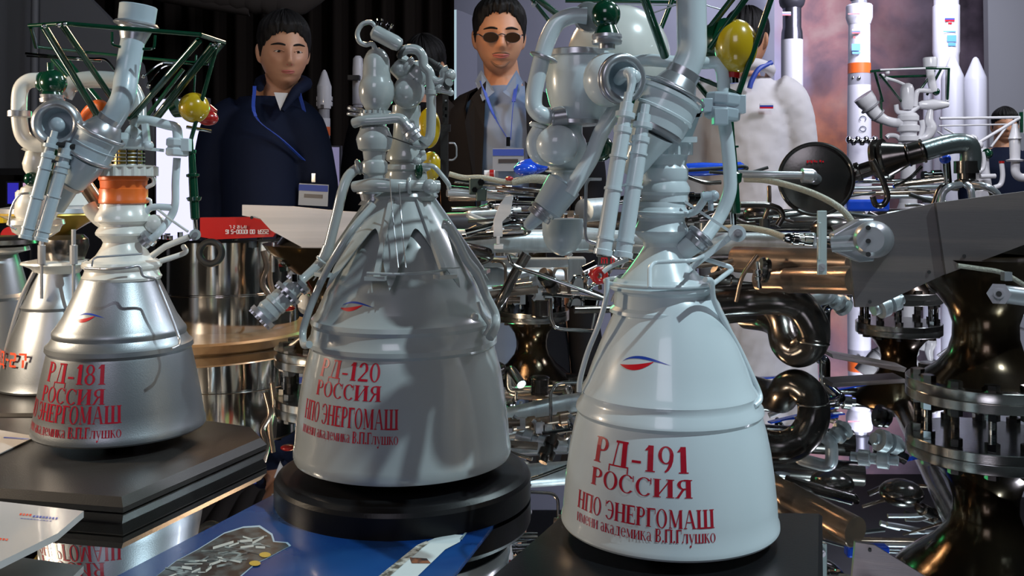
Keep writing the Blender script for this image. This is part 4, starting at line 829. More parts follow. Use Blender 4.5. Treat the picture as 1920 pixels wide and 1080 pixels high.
mk('display_base', stack([(ORG[e2.name].x-.09,1.635),(ORG[e2.name].x-.09,1.76),(ORG[e2.name].x+.10,1.76),(ORG[e2.name].x+.10,1.635)], [(0,0),(0.014,0)]), PLATE, e2, 0)
mk('mounting_post', MB().cyl((ORG[e2.name].x,1.65,TZ+.01), (ORG[e2.name].x,1.65,TZ+.09), 0.012), BLACK, e2)
# yellow block and red ball at the left edge
D = 1.95
st = thing('valve_stand', P(0, 440, D) - V((0,0,P(0,440,D).z-TZ)), 'yellow block and red round cap on a dark stand at the left edge', 'valve')
mk('stand', MB().box(P(0, 470, D)-V((0,0,0.10)), (0.05, 0.05, P(0,470,D).z-0.10-TZ+0.10)), RKD, st, 0)
for o in [st.children[0]]: pass
mk('yellow_block', MB().box(E(-2,410), (r_(40), .05, r_(15))), YELLOW, st, 0, bevel=.001)
mk('red_cap', MB().cyl(E(20,442,-.03), E(20,442,.0), r_(17)), RED, st)

# ================================================================== chrome drum on a brown ring
dr = thing('chrome_drum', P(425, 640, 2.05), 'mirror-bright chrome drum standing on a brown ring below the red plate', 'drum')
D = 2.05; z0 = TZ
ORG[dr.name] = V((-.615, 2.07, TZ)); dr.location = ORG[dr.name]
def rz(x, d, prof, n=72, cap=(True,True)):
    return MB().rings([[V((x+math.sin(2*PI*j/n)*r, d-math.cos(2*PI*j/n)*r, z)) for j in range(n)] for z, r in prof], cap)
xd = ORG[dr.name].x
D = 2.07
mk('brown_ring', rz(-.66, 2.02, [(TZ,0.236),(TZ+.004,0.24),(TZ+.018,0.24),(TZ+.022,0.234)]), WOOD, dr, 30)
rd = 0.150
mk('drum_wall', rz(xd, D, [(TZ+.022,rd),(TZ+.095,rd),(TZ+.096,rd*.985),(TZ+.098,rd*.985),(TZ+.10,rd),(TZ+.205,rd),(TZ+.21,rd*.97)]), mat('mirror_chrome_sheet', (0.80,0.78,0.76), 0.10, 1.0, bump=0.25, bscale=9, stretch=(3,3,0.4), detail=2), dr, 30)
for k in range(16):
    t = 2*PI*k/16; mk('lid_bolt', MB().hexb((xd+math.sin(t)*rd*.88, D-math.cos(t)*rd*.88, TZ+.209), (xd+math.sin(t)*rd*.88, D-math.cos(t)*rd*.88, TZ+.217), .006), CHROME, dr, 0)

# ================================================================== the large four-chamber engine lying over the mirror
big = thing('rocket_engine', (0.35, 1.95, TZ), 'large bare steel four-chamber rocket engine with tubes and flanges standing on the mirror table', 'engine')
RF = 0.104
def flange_stand(x, d, up=True, nb=12, fr=RF, name='nozzle_stand'):
    zt = TZ+0.026
    sp = mk(name, rz(x, d, [(zt+.026,fr*.86),(zt+.032,fr*.80),(zt+.045,fr*.62),(zt+.065,fr*.47),(zt+.085,fr*.415),(zt+.105,fr*.41),(zt+.125,fr*.47),(zt+.150,fr*.66),(zt+.170,fr*.90),(zt+.188,fr*1.10),(zt+.20,fr*1.18)], 64), TINT, big, 40)
    mk('upper_disc', rz(x, d, [(zt+.0135,fr*.995),(zt+.0145,fr),(zt+.027,fr),(zt+.028,fr*.99)], 72), STEEL, sp, 30)
    mk('lower_disc', rz(x, d, [(zt,fr*.99),(zt+.001,fr),(zt+.0125,fr),(zt+.0132,fr*.99)], 72), STEEL, sp, 30)
    for k in range(nb):
        t = 2*PI*(k+.3)/nb; a = V((x+math.sin(t)*fr*.84, d-math.cos(t)*fr*.84, 0))
        mb = MB().cyl(a+V((0,0,TZ)), a+V((0,0,zt+.002)), .0052, n=12)
        mb.lathe(a+V((0,0,TZ+.003)), a+V((0,0,TZ+.014)), [(i/11, .0058 if i % 2 else .005) for i in range(12)], 10)
        mb.hexb(a+V((0,0,zt-.011)), a+V((0,0,zt-.0005)), .0095)
        mk('nut', MB().hexb(a+V((0,0,zt+.0275)), a+V((0,0,zt+.036)), .0095), DSTEEL, sp, 0)
        mk('bolt', mb, CHROME if k % 2 else DSTEEL, sp, 30)
    return sp
for x, d in ((-.292,1.60), (.055,2.66), (.662,1.335), (.98,2.42)): flange_stand(x, d)
def fd(px, o=0): return 1.60-(px-612)*.25/1236+o
def W(x, y, d): return P(x, y, d)
def cylp(nm, x0, y0, d0, x1, y1, d1, r, m, prof=None):
    a, b = W(x0,y0,d0), W(x1,y1,d1); rr = R(r, (d0+d1)/2)
    return mk(nm, MB().lathe(a, b, prof and [(t, rr*k) for t, k in prof] or [(0,rr*.96),(0.004,rr),(0.996,rr),(1,rr*.96)], 28), m, big, 35)
def pipe(pts, r, m, nm='pipe', mode='c', n=12):
    dm = sum(p[2] for p in pts)/len(pts); return mk(nm, MB().tube([W(*p) for p in pts], [R(q, dm) for q in r] if isinstance(r, list) else R(r, dm), n, mode), m, big, 60)
# beams
cylp('main_tube', 690,452,1.72, 1110,452,1.80, 22, TUBE)
cylp('main_tube', 1100,455,1.80, 1528,457,1.62, 20, TUBE)
cylp('lower_tube', 850,522,1.80, 1092,528,1.95, 25, TUBE, [(0,.95),(.01,1),(.86,1),(1,.86)])
mk('weld_saddle', MB().box(W(985,492,1.82), (R(160,1.82), .04, R(16,1.82))).box(W(1080,512,1.85), (R(34,1.82), .05, R(60,1.82))), TUBE, big, 0, bevel=.003)
pipe([(988,476,1.66),(962,520,1.66),(938,566,1.66),(920,590,1.7)], 10, DSTEEL)
pipe([(953,478,1.62),(958,494,1.62),(976,504,1.62),(1010,514,1.62),(1134,560,1.62)], 3.6, CHROME, 'pipe', 'f')
pipe([(1033,545,1.8),(1032,598,1.8),(1040,614,1.8),(1056,618,1.8),(1112,620,1.8)], 3.4, CHROME, 'pipe', 'f')
pipe([(1110,620,1.8),(1122,560,1.85)], 3, CHROME)
for x, y in ((972,560), (1008,552), (1076,562), (948,553), (1022,548)):
    mk('pipe_clip', MB().tube([W(x-9,y+10,1.76), W(x-4,y+6,1.76), W(x-2,y-6,1.76), W(x+3,y-9,1.76), W(x+10,y-9,1.76)], .004, 8, 'f').box(W(x+5,y,1.75), (.016,.006,.020)), SATIN, big, 30)
cylp('dark_cylinder', 1012,562,1.9, 1012,596,1.9, 17, DSTEEL, [(0,1),(.1,1),(.12,.92),(.85,.95),(.9,1.1),(1,.8)])
cylp('bronze_fitting', 945,560,1.75, 975,562,1.75, 10, BRONZE, [(0,.6),(.2,.6),(.22,1),(.5,1),(.52,.7),(1,.7)])
cylp('bronze_fitting', 960,536,1.80, 1100,540,1.85, 13, BRONZE, [(0,.8),(.2,.8),(.22,1),(.3,1),(.32,.7),(.6,.7),(.62,1),(.75,1),(.77,.6),(1,.6)])
# aluminium bracket
mk('bracket', MB().prism([W(925,414,1.60),W(936,384,1.60),W(948,368,1.60),W(962,366,1.60),(W(958,400,1.60)),W(942,416,1.60),W(942,444,1.60),W(925,444,1.60)], (0.0,.05,0)).box(W(935,462,1.6), (R(17,1.6), .03, R(8,1.6))).box(W(934,450,1.6), (R(6,1.6), .02, R(14,1.6))), ALUP, big, 0, bevel=.0008)
cylp('actuator', 955,378,1.62, 1012,379,1.62, 11, CHROME, [(0,.9),(.04,.9),(.05,1.15),(.12,1.15),(.13,.9),(.2,.9),(.22,1.05),(.27,1.05),(.28,.85),(.9,.85),(.92,1),(1,1)])
cylp('actuator', 955,403,1.62, 1008,403,1.62, 8, CHROME, [(0,.9),(.04,.9),(.05,1.2),(.15,1.2),(.17,.8),(1,.8)])
for x0,y0,x1,y1,r,m in ((852,340,1030,358,3.2,CHROME),(838,352,1000,366,4.5,CHROME),(838,357,980,364,5.5,SATIN),(842,372,946,372,5,BRONZE),(846,392,918,391,3.6,STEEL),(838,362,960,368,7,SATIN),(930,352,1040,360,3,BRONZE),(1095,395,1130,392,22,TUBE)):
    cylp('rod', x0,y0,1.66, x1,y1,1.70, r, m)
cylp('fitting', 914,385,1.64, 962,384,1.64, 9, CHROME, [(0,.7),(.1,.9),(.3,.9),(.32,1.05),(.6,1.05),(.62,.85),(1,.85)])
cl = mk('pipe_clamp', MB().box(W(893,350,1.6), (R(26,1.6), .03, R(30,1.6))).box(W(903,365,1.59), (R(20,1.6), .03, R(24,1.6))), mat('dark_green_grey_steel', (0.10,0.13,0.12), 0.25, 0.8), big, 0, bevel=.002)
mk('clamp_screw', MB().hexb(W(902,342,1.58), W(902,342,1.566), .006).hexb(W(890,356,1.58), W(890,356,1.57), .005), CHROME, cl, 0)
pipe([(842,326,1.7),(870,333,1.7),(905,333,1.7),(950,341,1.7),(1000,338,1.7),(1040,344,1.7)], 5, BRAID, 'braided_hose')
pipe([(960,342,1.66),(1000,334,1.66),(1034,336,1.66)], 7, BRAID, 'braided_hose')
mk('blue_lit_film_cover', MB().sph(W(998,312,1.7), (R(30,1.7), .02, R(15,1.7))).sph(W(985,318,1.68), (R(22,1.7), .02, R(13,1.7))), BLUEF, big)  # foil lit blue: the light is painted in as its own colour
mk('red_cap', MB().sph(W(955,335,1.66), (R(8,1.6), .01, R(5,1.6))), RED, big)
mk('cap', MB().cyl(W(908,326,1.74), W(928,326,1.74), R(7,1.7)), RWHITE, big); mk('red_cap', MB().cyl(W(918,326,1.73), W(926,326,1.73), R(8,1.7)), RED, big)
mk('red_plug', MB().torus(W(1124,517,1.40), (0.2,-1,0), R(11,1.4), R(6,1.4)), RED, big)
mk('valve_body', MB().cyl(W(1095,512,1.5), W(1120,500,1.5), R(14,1.5)).hexb(W(1113,514,1.45), W(1110,514,1.48), R(10,1.5)), CHROME, big, 30)
mk('tag_plate', MB().box(W(1134,489,1.5), (R(24,1.5), .004, R(16,1.5))), DSTEEL, big, 0)
mb = MB()
for x in (1128,1133,1138): mb.box(W(x,489,1.495), (R(2,1.5), .001, R(10,1.5)))
mb.box(W(1133,484,1.495), (R(12,1.5), .001, R(2,1.5))).box(W(1146,489,1.495), (R(2,1.5), .001, R(10,1.5))).box(W(1151,489,1.495), (R(2,1.5), .001, R(10,1.5))).box(W(1148,493.5,1.495), (R(7,1.5), .001, R(2,1.5)))
mk('stamped_lettering', mb, REDINK, big, 0)
def PL(px, py, a, b, o=0):      # point of an upright plane y = a + b*x seen at this pixel
    y = a/(1-b*(px-960)/F)+o; return P(px, py, y)
# left ends: aluminium and red plates
pl = mk('aluminium_plate', MB().prism([PL(x,y,1.50,0) for x, y in ((454,384),(548,387),(640,396),(720,400),(660,496),(600,482),(508,432),(488,410),(454,404))], (0.0,.006,0)), ALUP, big, 0)
for x, y in ((472,408),(592,467)): mk('rivet', MB().cyl(W(x,y,1.495), W(x,y,1.50), R(3,1.5)), RUBBER, pl, 0)
rp = mk('red_plate', MB().prism([W(375,408,1.51),W(470,407,1.51),W(488,412,1.51),W(515,438,1.51),W(512,444,1.51),W(402,449,1.51),W(375,444,1.51)], (0.0,.010,0)), RED, big, 0)
# upside-down stencilled numbers
SEG = {'0':'abcdef','1':'bc','2':'abged','5':'afgcd','6':'afgedc','7':'abc','A':'abcefg','-':'g','.':'',' ':'','m':'abcef','x':'efb','c':'def'}
def seg_text(s, x, y, d, h, m, par):
    w_ = h*.5; mb = MB(); th = h*.16
    P7 = {'a':(.5,1,1,0),'g':(.5,.5,1,0),'d':(.5,0,1,0),'b':(1,.75,0,1),'c':(1,.25,0,1),'f':(0,.75,0,1),'e':(0,.25,0,1)}
    for i, ch in enumerate(s):
        for q in SEG.get(ch, ''):
            cx_, cy_, hz, _ = P7[q]; px = x-(i*w_*1.45+cx_*w_); py = y+cy_*h
            mb.box(W(px, py, d), (R(w_+th if hz else th, d), .0006, R(th if hz else h/2+th/2, d)))
    mk('stencilled_numbers', mb, RWHITE, par, 0)
seg_text('255A.0010000-516', 503, 431, 1.5075, 7, RWHITE, rp); seg_text('mx712.28c', 462, 423, 1.5075, 5, RWHITE, rp)
mk('black_ring', MB().torus(W(395,474,1.48), (0.1,-1,0.1), R(20,1.5), R(6.5,1.5), sy=1.3), RUBBER, big)
cylp('steel_post', 512,455,1.56, 512,510,1.56, 3, SATIN)
mk('hex_fitting', MB().hexb(W(537,500,1.55), W(525,502,1.55), R(9,1.5)), CHROME, big, 0); mk('hex_fitting', MB().hexb(W(475,452,1.5), W(475,464,1.5), R(9,1.5)), CHROME, big, 0)
mk('small_fitting', MB().sph(W(534,492,1.55), R(7,1.5)).cyl(W(528,480,1.55), W(534,492,1.55), R(4,1.5)), CHROME, big)
mk('red_knob', MB().sph(W(540,578,1.6), (R(14,1.6),.01,R(6,1.6))), RED, big)
mk('ivory_bulb', MB().sph(W(572,570,1.62), (R(14,1.6),R(14,1.6),R(20,1.6))), IVORY, big)
pipe([(494,470,1.8),(500,500,1.8),(492,530,1.8),(506,560,1.8),(498,600,1.8)], 6, BRONZE)
pipe([(512,470,1.85),(506,520,1.85),(514,560,1.85),(510,600,1.85)], 5, BRONZE)
# right side plates
mk('side_plate', MB().prism([PL(x,y,1.44,-.32) for x, y in ((1560,424),(1757,380),(1776,512),(1641,575),(1604,576),(1596,488))], (0,.006,0)), ALU, big, 0)
o1 = mk('end_plate', MB().prism([PL(x,y,1.44,-.32,-.007) for x, y in ((1755,380.5),(1990,350),(1990,430),(1920,459),(1774,514))], (0,.006,0)), ALU, big, 0)
for x, y, o_ in ((1808,480,-.009),(1742,510,-.002),(1631,566,-.002)): mk('rivet', MB().cyl(PL(x,y,1.44,-.32,o_), PL(x,y,1.44,-.32,o_+.004), R(3.4,1.2)), RUBBER, o1, 0)
bk = mk('bearing_bracket', MB().lathe(W(1632,449,1.22), W(1640,449,1.29), [(0,R(24,1.25)),(.1,R(31,1.25)),(.5,R(35,1.25)),(1,R(36,1.25))], 36).cyl(W(1560,458,1.28), W(1625,455,1.26), R(15,1.27)), SATIN, big, 30)
for y in (427,452,477): mk('bore', MB().cyl(W(1628,y,1.212), W(1628,y,1.235), R(4.6,1.22)), RUBBER, bk, 0)
mk('bracket_web', MB().prism([W(1562,440,1.275),W(1612,412,1.27),W(1640,410,1.27),W(1640,490,1.27),W(1612,492,1.27),W(1570,474,1.275)], (0,.02,0)), SATIN, big, 0, bevel=.002)
cylp('bronze_tube', 1380,486,1.62, 1600,494,1.45, 26, BRONZE)
cylp('bronze_tube', 1430,524,1.58, 1604,526,1.40, 25, BRONZE, [(0,1.1),(.05,1.1),(.06,.95),(.3,.95),(.31,1.03),(.33,1.03),(.34,1),(.8,1),(.81,1.03),(1,1.03)])
mk('clear_strap', MB().box(W(1541,455,1.38), (R(18,1.38), .004, R(120,1.38))).box(W(1536,452,1.375), (R(6,1.38), .008, R(70,1.38))), mat('frosted_bright_strap', (0.62,0.72,0.72), 0.18, 0.5), big, 0, bevel=.001)
mk('strap_screw', MB().cyl(W(1541,501,1.372), W(1541,501,1.38), R(7,1.38)).box(W(1541,501,1.371), (R(11,1.38), .001, R(1.5,1.38)), Matrix.Rotation(.7, 3, 'Y')), SATIN, big, 0)
cylp('hose_coupling', 1548,450,1.39, 1578,450,1.39, 10, CHROME, [(0,.7),(.2,.7),(.22,1),(.5,1),(.52,.8),(.6,.8),(.62,1),(.9,1),(1,.6)])
cylp('hose_coupling', 1470,446,1.42, 1522,450,1.42, 12, CHROME, [(0,.5),(.15,.8),(.3,.8),(.32,1),(.5,1),(.52,.8),(.7,.8),(.72,1),(1,1)])
pipe([(1396,336,1.5),(1436,338,1.48),(1480,348,1.45),(1530,365,1.42),(1572,388,1.39),(1596,414,1.38),(1602,436,1.38),(1592,450,1.38),(1574,452,1.38)], 6.2, BRAID, 'braided_hose')
pipe([(1340,430,1.55),(1390,426,1.5),(1440,434,1.46),(1474,446,1.43)], 6, BRAID, 'braided_hose')
cylp('white_sleeve', 1505,352,1.42, 1585,400,1.38, 0.1, BRAID)
# round pressure cap
u = V((-0.22,-1,0.03)).normalized(); c0 = W(1530,336,1.52); rr = R(71,1.52)
cp = mk('pressure_cap', MB().lathe(c0+u*.0, c0-u*.03, [(0,rr*.2),(0,rr*.86),(0.05,rr*.93),(0.4,rr*.96),(1,rr*.9)], 64).torus(c0, u, rr*.94, rr*.05, 64), mat('dark_polished_steel', (0.11,0.105,0.10), 0.22, 0.9, bump=.04, bscale=220, stretch=(1,1,1)), big, 30)
mk('cap_hub', MB().sph(W(1519,330,1.47), R(14,1.47)).cyl(W(1504,329,1.47), W(1522,330,1.47), R(14,1.47)).cyl(c0, W(1520,330,1.48), R(11,1.47)), SATIN, cp)
pipe([(1385,326,1.5),(1440,328,1.48),(1506,329,1.47)], 7.5, SATIN)
mb = MB()
for k, (x, h) in enumerate(((1514,5),(1518,3),(1522,5),(1527,4),(1531,3),(1538,4),(1543,3))): mb.box(W(x,303-(k % 2),1.512), (R(3,1.5), .0008, R(h,1.5)))
mk('red_marking', mb, REDINK, cp, 0)
# cone and elbow
a, b = W(1640,304,1.50), W(1702,290,1.47); mk('cone_flange', MB().lathe(a, b, [(0,R(36,1.5)),(.1,R(41,1.5)),(.2,R(41,1.5)),(.22,R(34,1.5)),(.3,R(40,1.5)),(.38,R(40,1.5)),(.4,R(33,1.5)),(1,R(20,1.5))], 48), DSTEEL, big, 30)
cylp('cone_sleeve', 1700,291,1.47, 1734,282,1.46, 21, DSTEEL, [(0,1),(.05,1.08),(.12,1.08),(.15,1),(.8,1),(.85,1.1),(.95,1.1),(1,.9)])
pipe([(1730,284,1.46),(1765,274,1.46),(1792,269,1.46),(1814,272,1.46),(1820,290,1.46),(1818,318,1.46)], 19, mat('grey_green_pipe', (0.17,0.19,0.19), 0.3, 0.8, bump=.2, bscale=200), 'elbow_pipe', n=20)
cylp('elbow_sleeve', 1812,302,1.46, 1812,325,1.46, 22, DSTEEL); cylp('manifold', 1812,325,1.46, 1812,352,1.46, 16, DSTEEL, [(0,1),(.4,1),(.5,1.3),(.7,1.3),(1,.9)])
for p in ([(1800,346,1.44),(1782,350,1.42),(1768,362,1.42),(1764,384,1.42)], [(1812,346,1.42),(1820,356,1.41),(1823,384,1.41)], [(1824,346,1.44),(1848,350,1.42),(1868,362,1.42),(1876,380,1.42)], [(1796,352,1.48),(1766,352,1.48),(1752,384,1.48)], [(1826,352,1.48),(1856,354,1.48),(1866,380,1.48)]): pipe(p, 6.5, SATIN if p[0][2] < 1.45 else DSTEEL, 'loop_pipe')
pipe([(1636,300,1.44),(1646,318,1.44),(1658,346,1.44),(1664,368,1.44),(1656,384,1.44),(1642,384,1.44),(1636,368,1.44)], 5.5, DSTEEL, 'handle_pipe')
cylp('hub_tube', 1588,330,1.54, 1644,312,1.52, 16, DSTEEL, [(0,1),(.3,1),(.32,1.2),(.45,1.2),(.47,.9),(1,.9)])
cylp('upright_tube', 1774,296,1.5, 1778,352,1.5, 7, CHROME); mk('blue_lit_film_cover', MB().sph(W(1772,298,1.5), (R(10,1.5),.01,R(10,1.5))), BLUEF, big)
pipe([(1675,350,1.5),(1706,334,1.5),(1728,312,1.5)], 3.6, CHROME)
for y, m in ((338,CHROME),(350,SATIN),(360,BRONZE)): cylp('rod', 1600,y+3,1.7, 1770,y,1.7, 4, m)
cylp('fitting', 1730,330,1.66, 1764,328,1.66, 9, CHROME, [(0,1),(.2,1),(.22,.7),(.5,.7),(.52,1.1),(1,1.1)])
mk('blue_lit_film_cover', MB().box(W(1625,385,1.60), (R(80,1.6), .02, R(22,1.6))), BLUEF, big, 0, bevel=.004)
# blue wrapped tube and loops behind RD-191
cylp('blue_lit_film_cover', 1282,318,1.72, 1400,316,1.72, 13, BLUEF, [(0,.6),(.05,.9),(.3,1),(.6,.85),(.9,1),(1,.4)])
pipe([(1262,320,1.6),(1310,318,1.6),(1370,314,1.6),(1396,312,1.6),(1398,318,1.6),(1370,324,1.6),(1330,322,1.6)], 3.5, RUBBER)
pipe([(1276,326,1.6),(1320,342,1.6),(1352,342,1.6)], 4, DSTEEL); pipe([(1400,326,1.6),(1440,314,1.6)], 3, RUBBER)
cylp('fitting', 1290,372,1.6, 1345,372,1.6, 12, CHROME, [(0,1),(.2,1),(.22,.8),(.5,.8),(.52,1.1),(.7,1.1),(.72,.8),(1,.8)])
pipe([(1388,384,1.55),(1440,384,1.55),(1462,392,1.55),(1468,406,1.55),(1458,424,1.55)], 6, DSTEEL, 'pipe', 'f'); pipe([(1442,350,1.58),(1442,382,1.56),(1434,408,1.56),(1430,420,1.56)], 4, BRONZE)
mk('black_grommet', MB().cyl(W(1434,410,1.56), W(1434,426,1.56), R(10,1.5)), RUBBER, big)
pipe([(1420,478,1.5),(1398,508,1.5),(1388,530,1.5),(1380,566,1.5)], 4, BRONZE); pipe([(1300,500,1.6),(1360,492,1.6),(1410,474,1.6)], 4, BRONZE); pipe([(1400,480,1.6),(1365,505,1.6),(1330,516,1.6)], 3.4, BRONZE)
cylp('clamp_collar', 1424,505,1.5, 1440,508,1.5, 22, DSTEEL, [(0,1),(.3,1.1),(.35,.9),(.6,.9),(.65,1.1),(1,1)])
cylp('ring_fitting', 1420,490,1.48, 1424,540,1.48, 9, CHROME, [(0,.5),(.3,.5),(.32,1),(.45,1),(.47,.7),(.55,.7),(.57,1),(.7,1),(.72,.5),(1,.5)])
# dark coil pipes
pipe([(1330,566,1.66),(1400,562,1.66),(1462,560,1.64),(1500,574,1.64),(1524,610,1.64),(1522,644,1.66),(1496,660,1.68),(1474,645,1.70),(1464,612,1.74),(1440,596,1.80),(1400,590,1.85)], 29, DSTEEL, 'coil_pipe', n=24)
for t, x, y, ax_ in ((0,1462,560,(1,0,-.05)), (1,1518,600,(.5,0,-1)), (2,1524,642,(-.1,0,-1))):
    mk('weld_seam', MB().torus(W(x,y,1.645), ax_, R(29.5,1.645), R(1.6,1.6), 32, 6), STEEL, big)
cylp('dark_cylinder', 1300,540,1.72, 1440,556,1.68, 26, DSTEEL, [(0,.8),(.1,1),(.5,1),(.52,1.08),(.6,1.08),(.62,.9),(1,.9)])
cylp('dark_cylinder', 1350,590,1.8, 1460,580,1.8, 18, DSTEEL)
# fittings near right stand
pipe([(1734,505,1.34),(1738,530,1.34),(1752,545,1.34),(1768,540,1.34),(1774,512,1.34)], 4, DSTEEL)
pipe([(1795,498,1.2),(1838,504,1.2),(1880,512,1.2),(1930,540,1.2)], 4.5, BRAID, 'braided_hose')
mk('hex_fitting', MB().hexb(W(1873,551,1.16), W(1873,551,1.185), R(21,1.17)).cyl(W(1873,551,1.152), W(1873,551,1.17), R(9,1.17)).cyl(W(1880,551,1.18), W(1990,566,1.18), R(17,1.18)).box(W(1887,518,1.18), (R(14,1.2),.01,R(16,1.2))), SATIN, big, 30)
mk('fitting_bore', MB().cyl(W(1873,551,1.150), W(1873,551,1.154), R(5,1.17)), RUBBER, big)
cylp('chamber_body', 1848,470,1.36, 1856,380,1.36, 80, DSTEEL, [(0,1),(.2,1),(.4,.8),(1,.7)])
# central dark bodies and frame
for x, y, d, r in ((1330,395,2.0,40),(1240,400,2.05,60),(1430,400,1.9,36),(1560,430,1.8,40),(1690,430,1.75,40)): mk('pump_body', MB().sph(W(x,y,d), (R(r,d),R(r,d),R(r*.6,d))), DSTEEL, big)
cylp('dark_frame_tube', 1100,420,2.0, 1620,412,1.9, 22, DSTEEL); cylp('dark_frame_tube', 1240,478,1.95, 1600,470,1.9, 24, DSTEEL); cylp('dark_frame_tube', 700,420,2.0, 1130,412,2.1, 18, RKD)
for a_, b_ in (((-.292,1.60),(.055,2.66)), ((.662,1.335),(.98,2.42)), ((.055,2.66),(.98,2.42))):
    mk('cross_beam', MB().cyl((a_[0],a_[1],CZ-.105), (b_[0],b_[1],CZ-.105), .024), DSTEEL, big)
for x, d in ((-.292,1.60), (.055,2.66), (.98,2.42)): mk('chamber_cap', rz(x, d, [(TZ+.20,.095),(TZ+.225,.10),(TZ+.24,.09),(TZ+.26,.04)], 40), DSTEEL, big, 40)
# lower small pipework over the mirror
rn = random.Random(11); ms = [DSTEEL, BRONZE, SATIN, CHROME, STEEL, DSTEEL, TUBE]
for k in range(46):
    x = rn.uniform(-.12, .62); d = rn.uniform(1.62, 2.3); z = rn.uniform(TZ+.10, TZ+.26); pts = [V((x, d, z))]
    for s_ in range(rn.randint(2, 4)):
        st_ = V((rn.uniform(-.13, .13), rn.uniform(-.05, .05), rn.uniform(-.03, .03))) if rn.random() < .7 else V((0, 0, rn.uniform(-.06, .06)))
        pts.append(pts[-1]+st_); pts[-1].z = max(pts[-1].z, TZ+.03)
    mk('pipe', MB().tube(pts, rn.choice((.003,.004,.005,.007,.011)), 10, 'f'), ms[k % 7], big, 60)
for k in range(34):
    x = rn.uniform(-.12, .75); d = rn.uniform(1.62, 2.3); z = rn.uniform(TZ+.11, TZ+.27); u = V((rn.uniform(-1,1), rn.uniform(-.3,.3), rn.uniform(-.4,.4))).normalized(); r0 = rn.uniform(.008, .02)
    mk('fitting', MB().lathe(V((x,d,z)), V((x,d,z))+u*rn.uniform(.03,.08), [(0,r0*.6),(.15,r0*.6),(.17,r0),(.4,r0),(.42,r0*.7),(.55,r0*.7),(.57,r0*1.15),(.8,r0*1.15),(.82,r0*.6),(1,r0*.6)], 18), ms[(k*3) % 7], big, 30)
for k in range(12):
    x = rn.uniform(-.05, .25); d = rn.uniform(1.7, 2.1); z = TZ+rn.uniform(.10,.17)
    mk('small_clip', MB().tube([V((x-.012,d,z)), V((x-.004,d,z+.016)), V((x+.012,d,z+.014)), V((x+.016,d,z-.012))], .0035, 8), (BRONZE, CHROME, SATIN)[k % 3], big)
for k in range(26):
    x = 1380+rn.uniform(0, 360); y = rn.uniform(338, 420); d = rn.uniform(1.6, 1.9); L = rn.uniform(30, 110); a_ = rn.uniform(-.35, .35)
    pipe([(x,y,d),(x+L*.5,y+L*.5*a_+rn.uniform(-5,5),d),(x+L,y+L*a_,d)], rn.choice((2.2,3,4,5)), (DSTEEL, BRONZE, RUBBER, SATIN)[k % 4])
for k in range(6):
    x, d = rn.uniform(.45,.8), rn.uniform(1.75,2.1); mk('blue_strap', MB().beam((x, d, TZ+.10+.02*k), (x+.14, d+.05, TZ+.10+.02*k+rn.uniform(-.02,.02)), .012, .003), BLUEF, big, 0)
mk('flat_bracket', MB().prism([W(1560,664,1.66),W(1700,690,1.62),W(1696,698,1.62),(W(1562,672,1.66))], (0,.05,0)), ALU, big, 0)

# ================================================================== model rockets in the background
def rocket(cx, d, prof, label, py_base, name='rocket_model'):
    rt = thing(name, (P(cx, 0, d).x, d, 0), label, 'model')
    def seg(nm, rows, m, par=None): return mk(nm, MB().vl(rows, cx, d, 32, (True,True)), m, par or rt, 30)
    for nm, rows, m in prof: seg(nm, rows, m)
    return rt
def mark(rt, x0, y0, x1, y1, d, m, nm='printed_mark'): mk(nm, MB().prism([P(x0,y0,d),P(x1,y0,d),P(x1,y1,d),P(x0,y1,d)], (0,.002,0)), m, rt, 0)
def flag(rt, x, y, w_, h, d):
    for k, m in enumerate((RWHITE, BLUEINK, REDINK)): mark(rt, x, y+h*k/3, x+w_, y+h*(k+1)/3, d, m, 'flag_stripe')
r1 = rocket(608, 4.6, [('nose', [(131,2),(136,5),(158,12),(162,13.5)], RKT), ('fairing', [(162,13.5),(196,13.5),(204,12)], RKT), ('lattice', [(205,10),(222,10)], RKG), ('body_band', [(222,11),(238,11)], RKT), ('orange_stripe', [(238,11.3),(254,11.3)], RKO), ('grey_band', [(254,10.5),(266,10.5)], RKG), ('body', [(266,10.5),(330,11.5)], RKT), ('lower_body', [(330,12),(420,13),(520,15)], RKG), ('stand', [(520,18),(795,18)], RKD)], 'slim white rocket model with orange stripe right of the young man', 0)
mark(r1, 604, 284, 616, 292, 4.565, mat('sky_blue_mark', (0.05,0.25,0.75), 0.4)); mark(r1, 601, 196, 607, 203, 4.56, RKD)
for y in (180, 190): mk('fairing_lug', MB().box(P(596,y+5,4.6), (.01,.02,.02)), RKT, r1, 0); mk('fairing_lug', MB().box(P(621,y+5,4.6), (.01,.02,.02)), RKT, r1, 0)
r2 = rocket(671, 4.2, [('nose', [(105,5),(110,9),(130,10)], RKT), ('body', [(130,10),(196,10)], RKT), ('collar', [(196,8),(202,10),(204,6)], RKT), ('lower_body', [(204,9),(240,10),(244,10)], RKG), ('orange_stripe', [(244,10),(256,10)], RKO), ('stand', [(256,11),(839,14)], RKD)], 'white capped cylinder rocket model half hidden behind the grey turbopump', 0)
mk('black_clip', MB().box(P(664,146,4.15), (.05,.04,.02)), RUBBER, r2, 0); mk('black_clip', MB().box(P(664,206,4.15), (.05,.04,.02)), RUBBER, r2, 0)
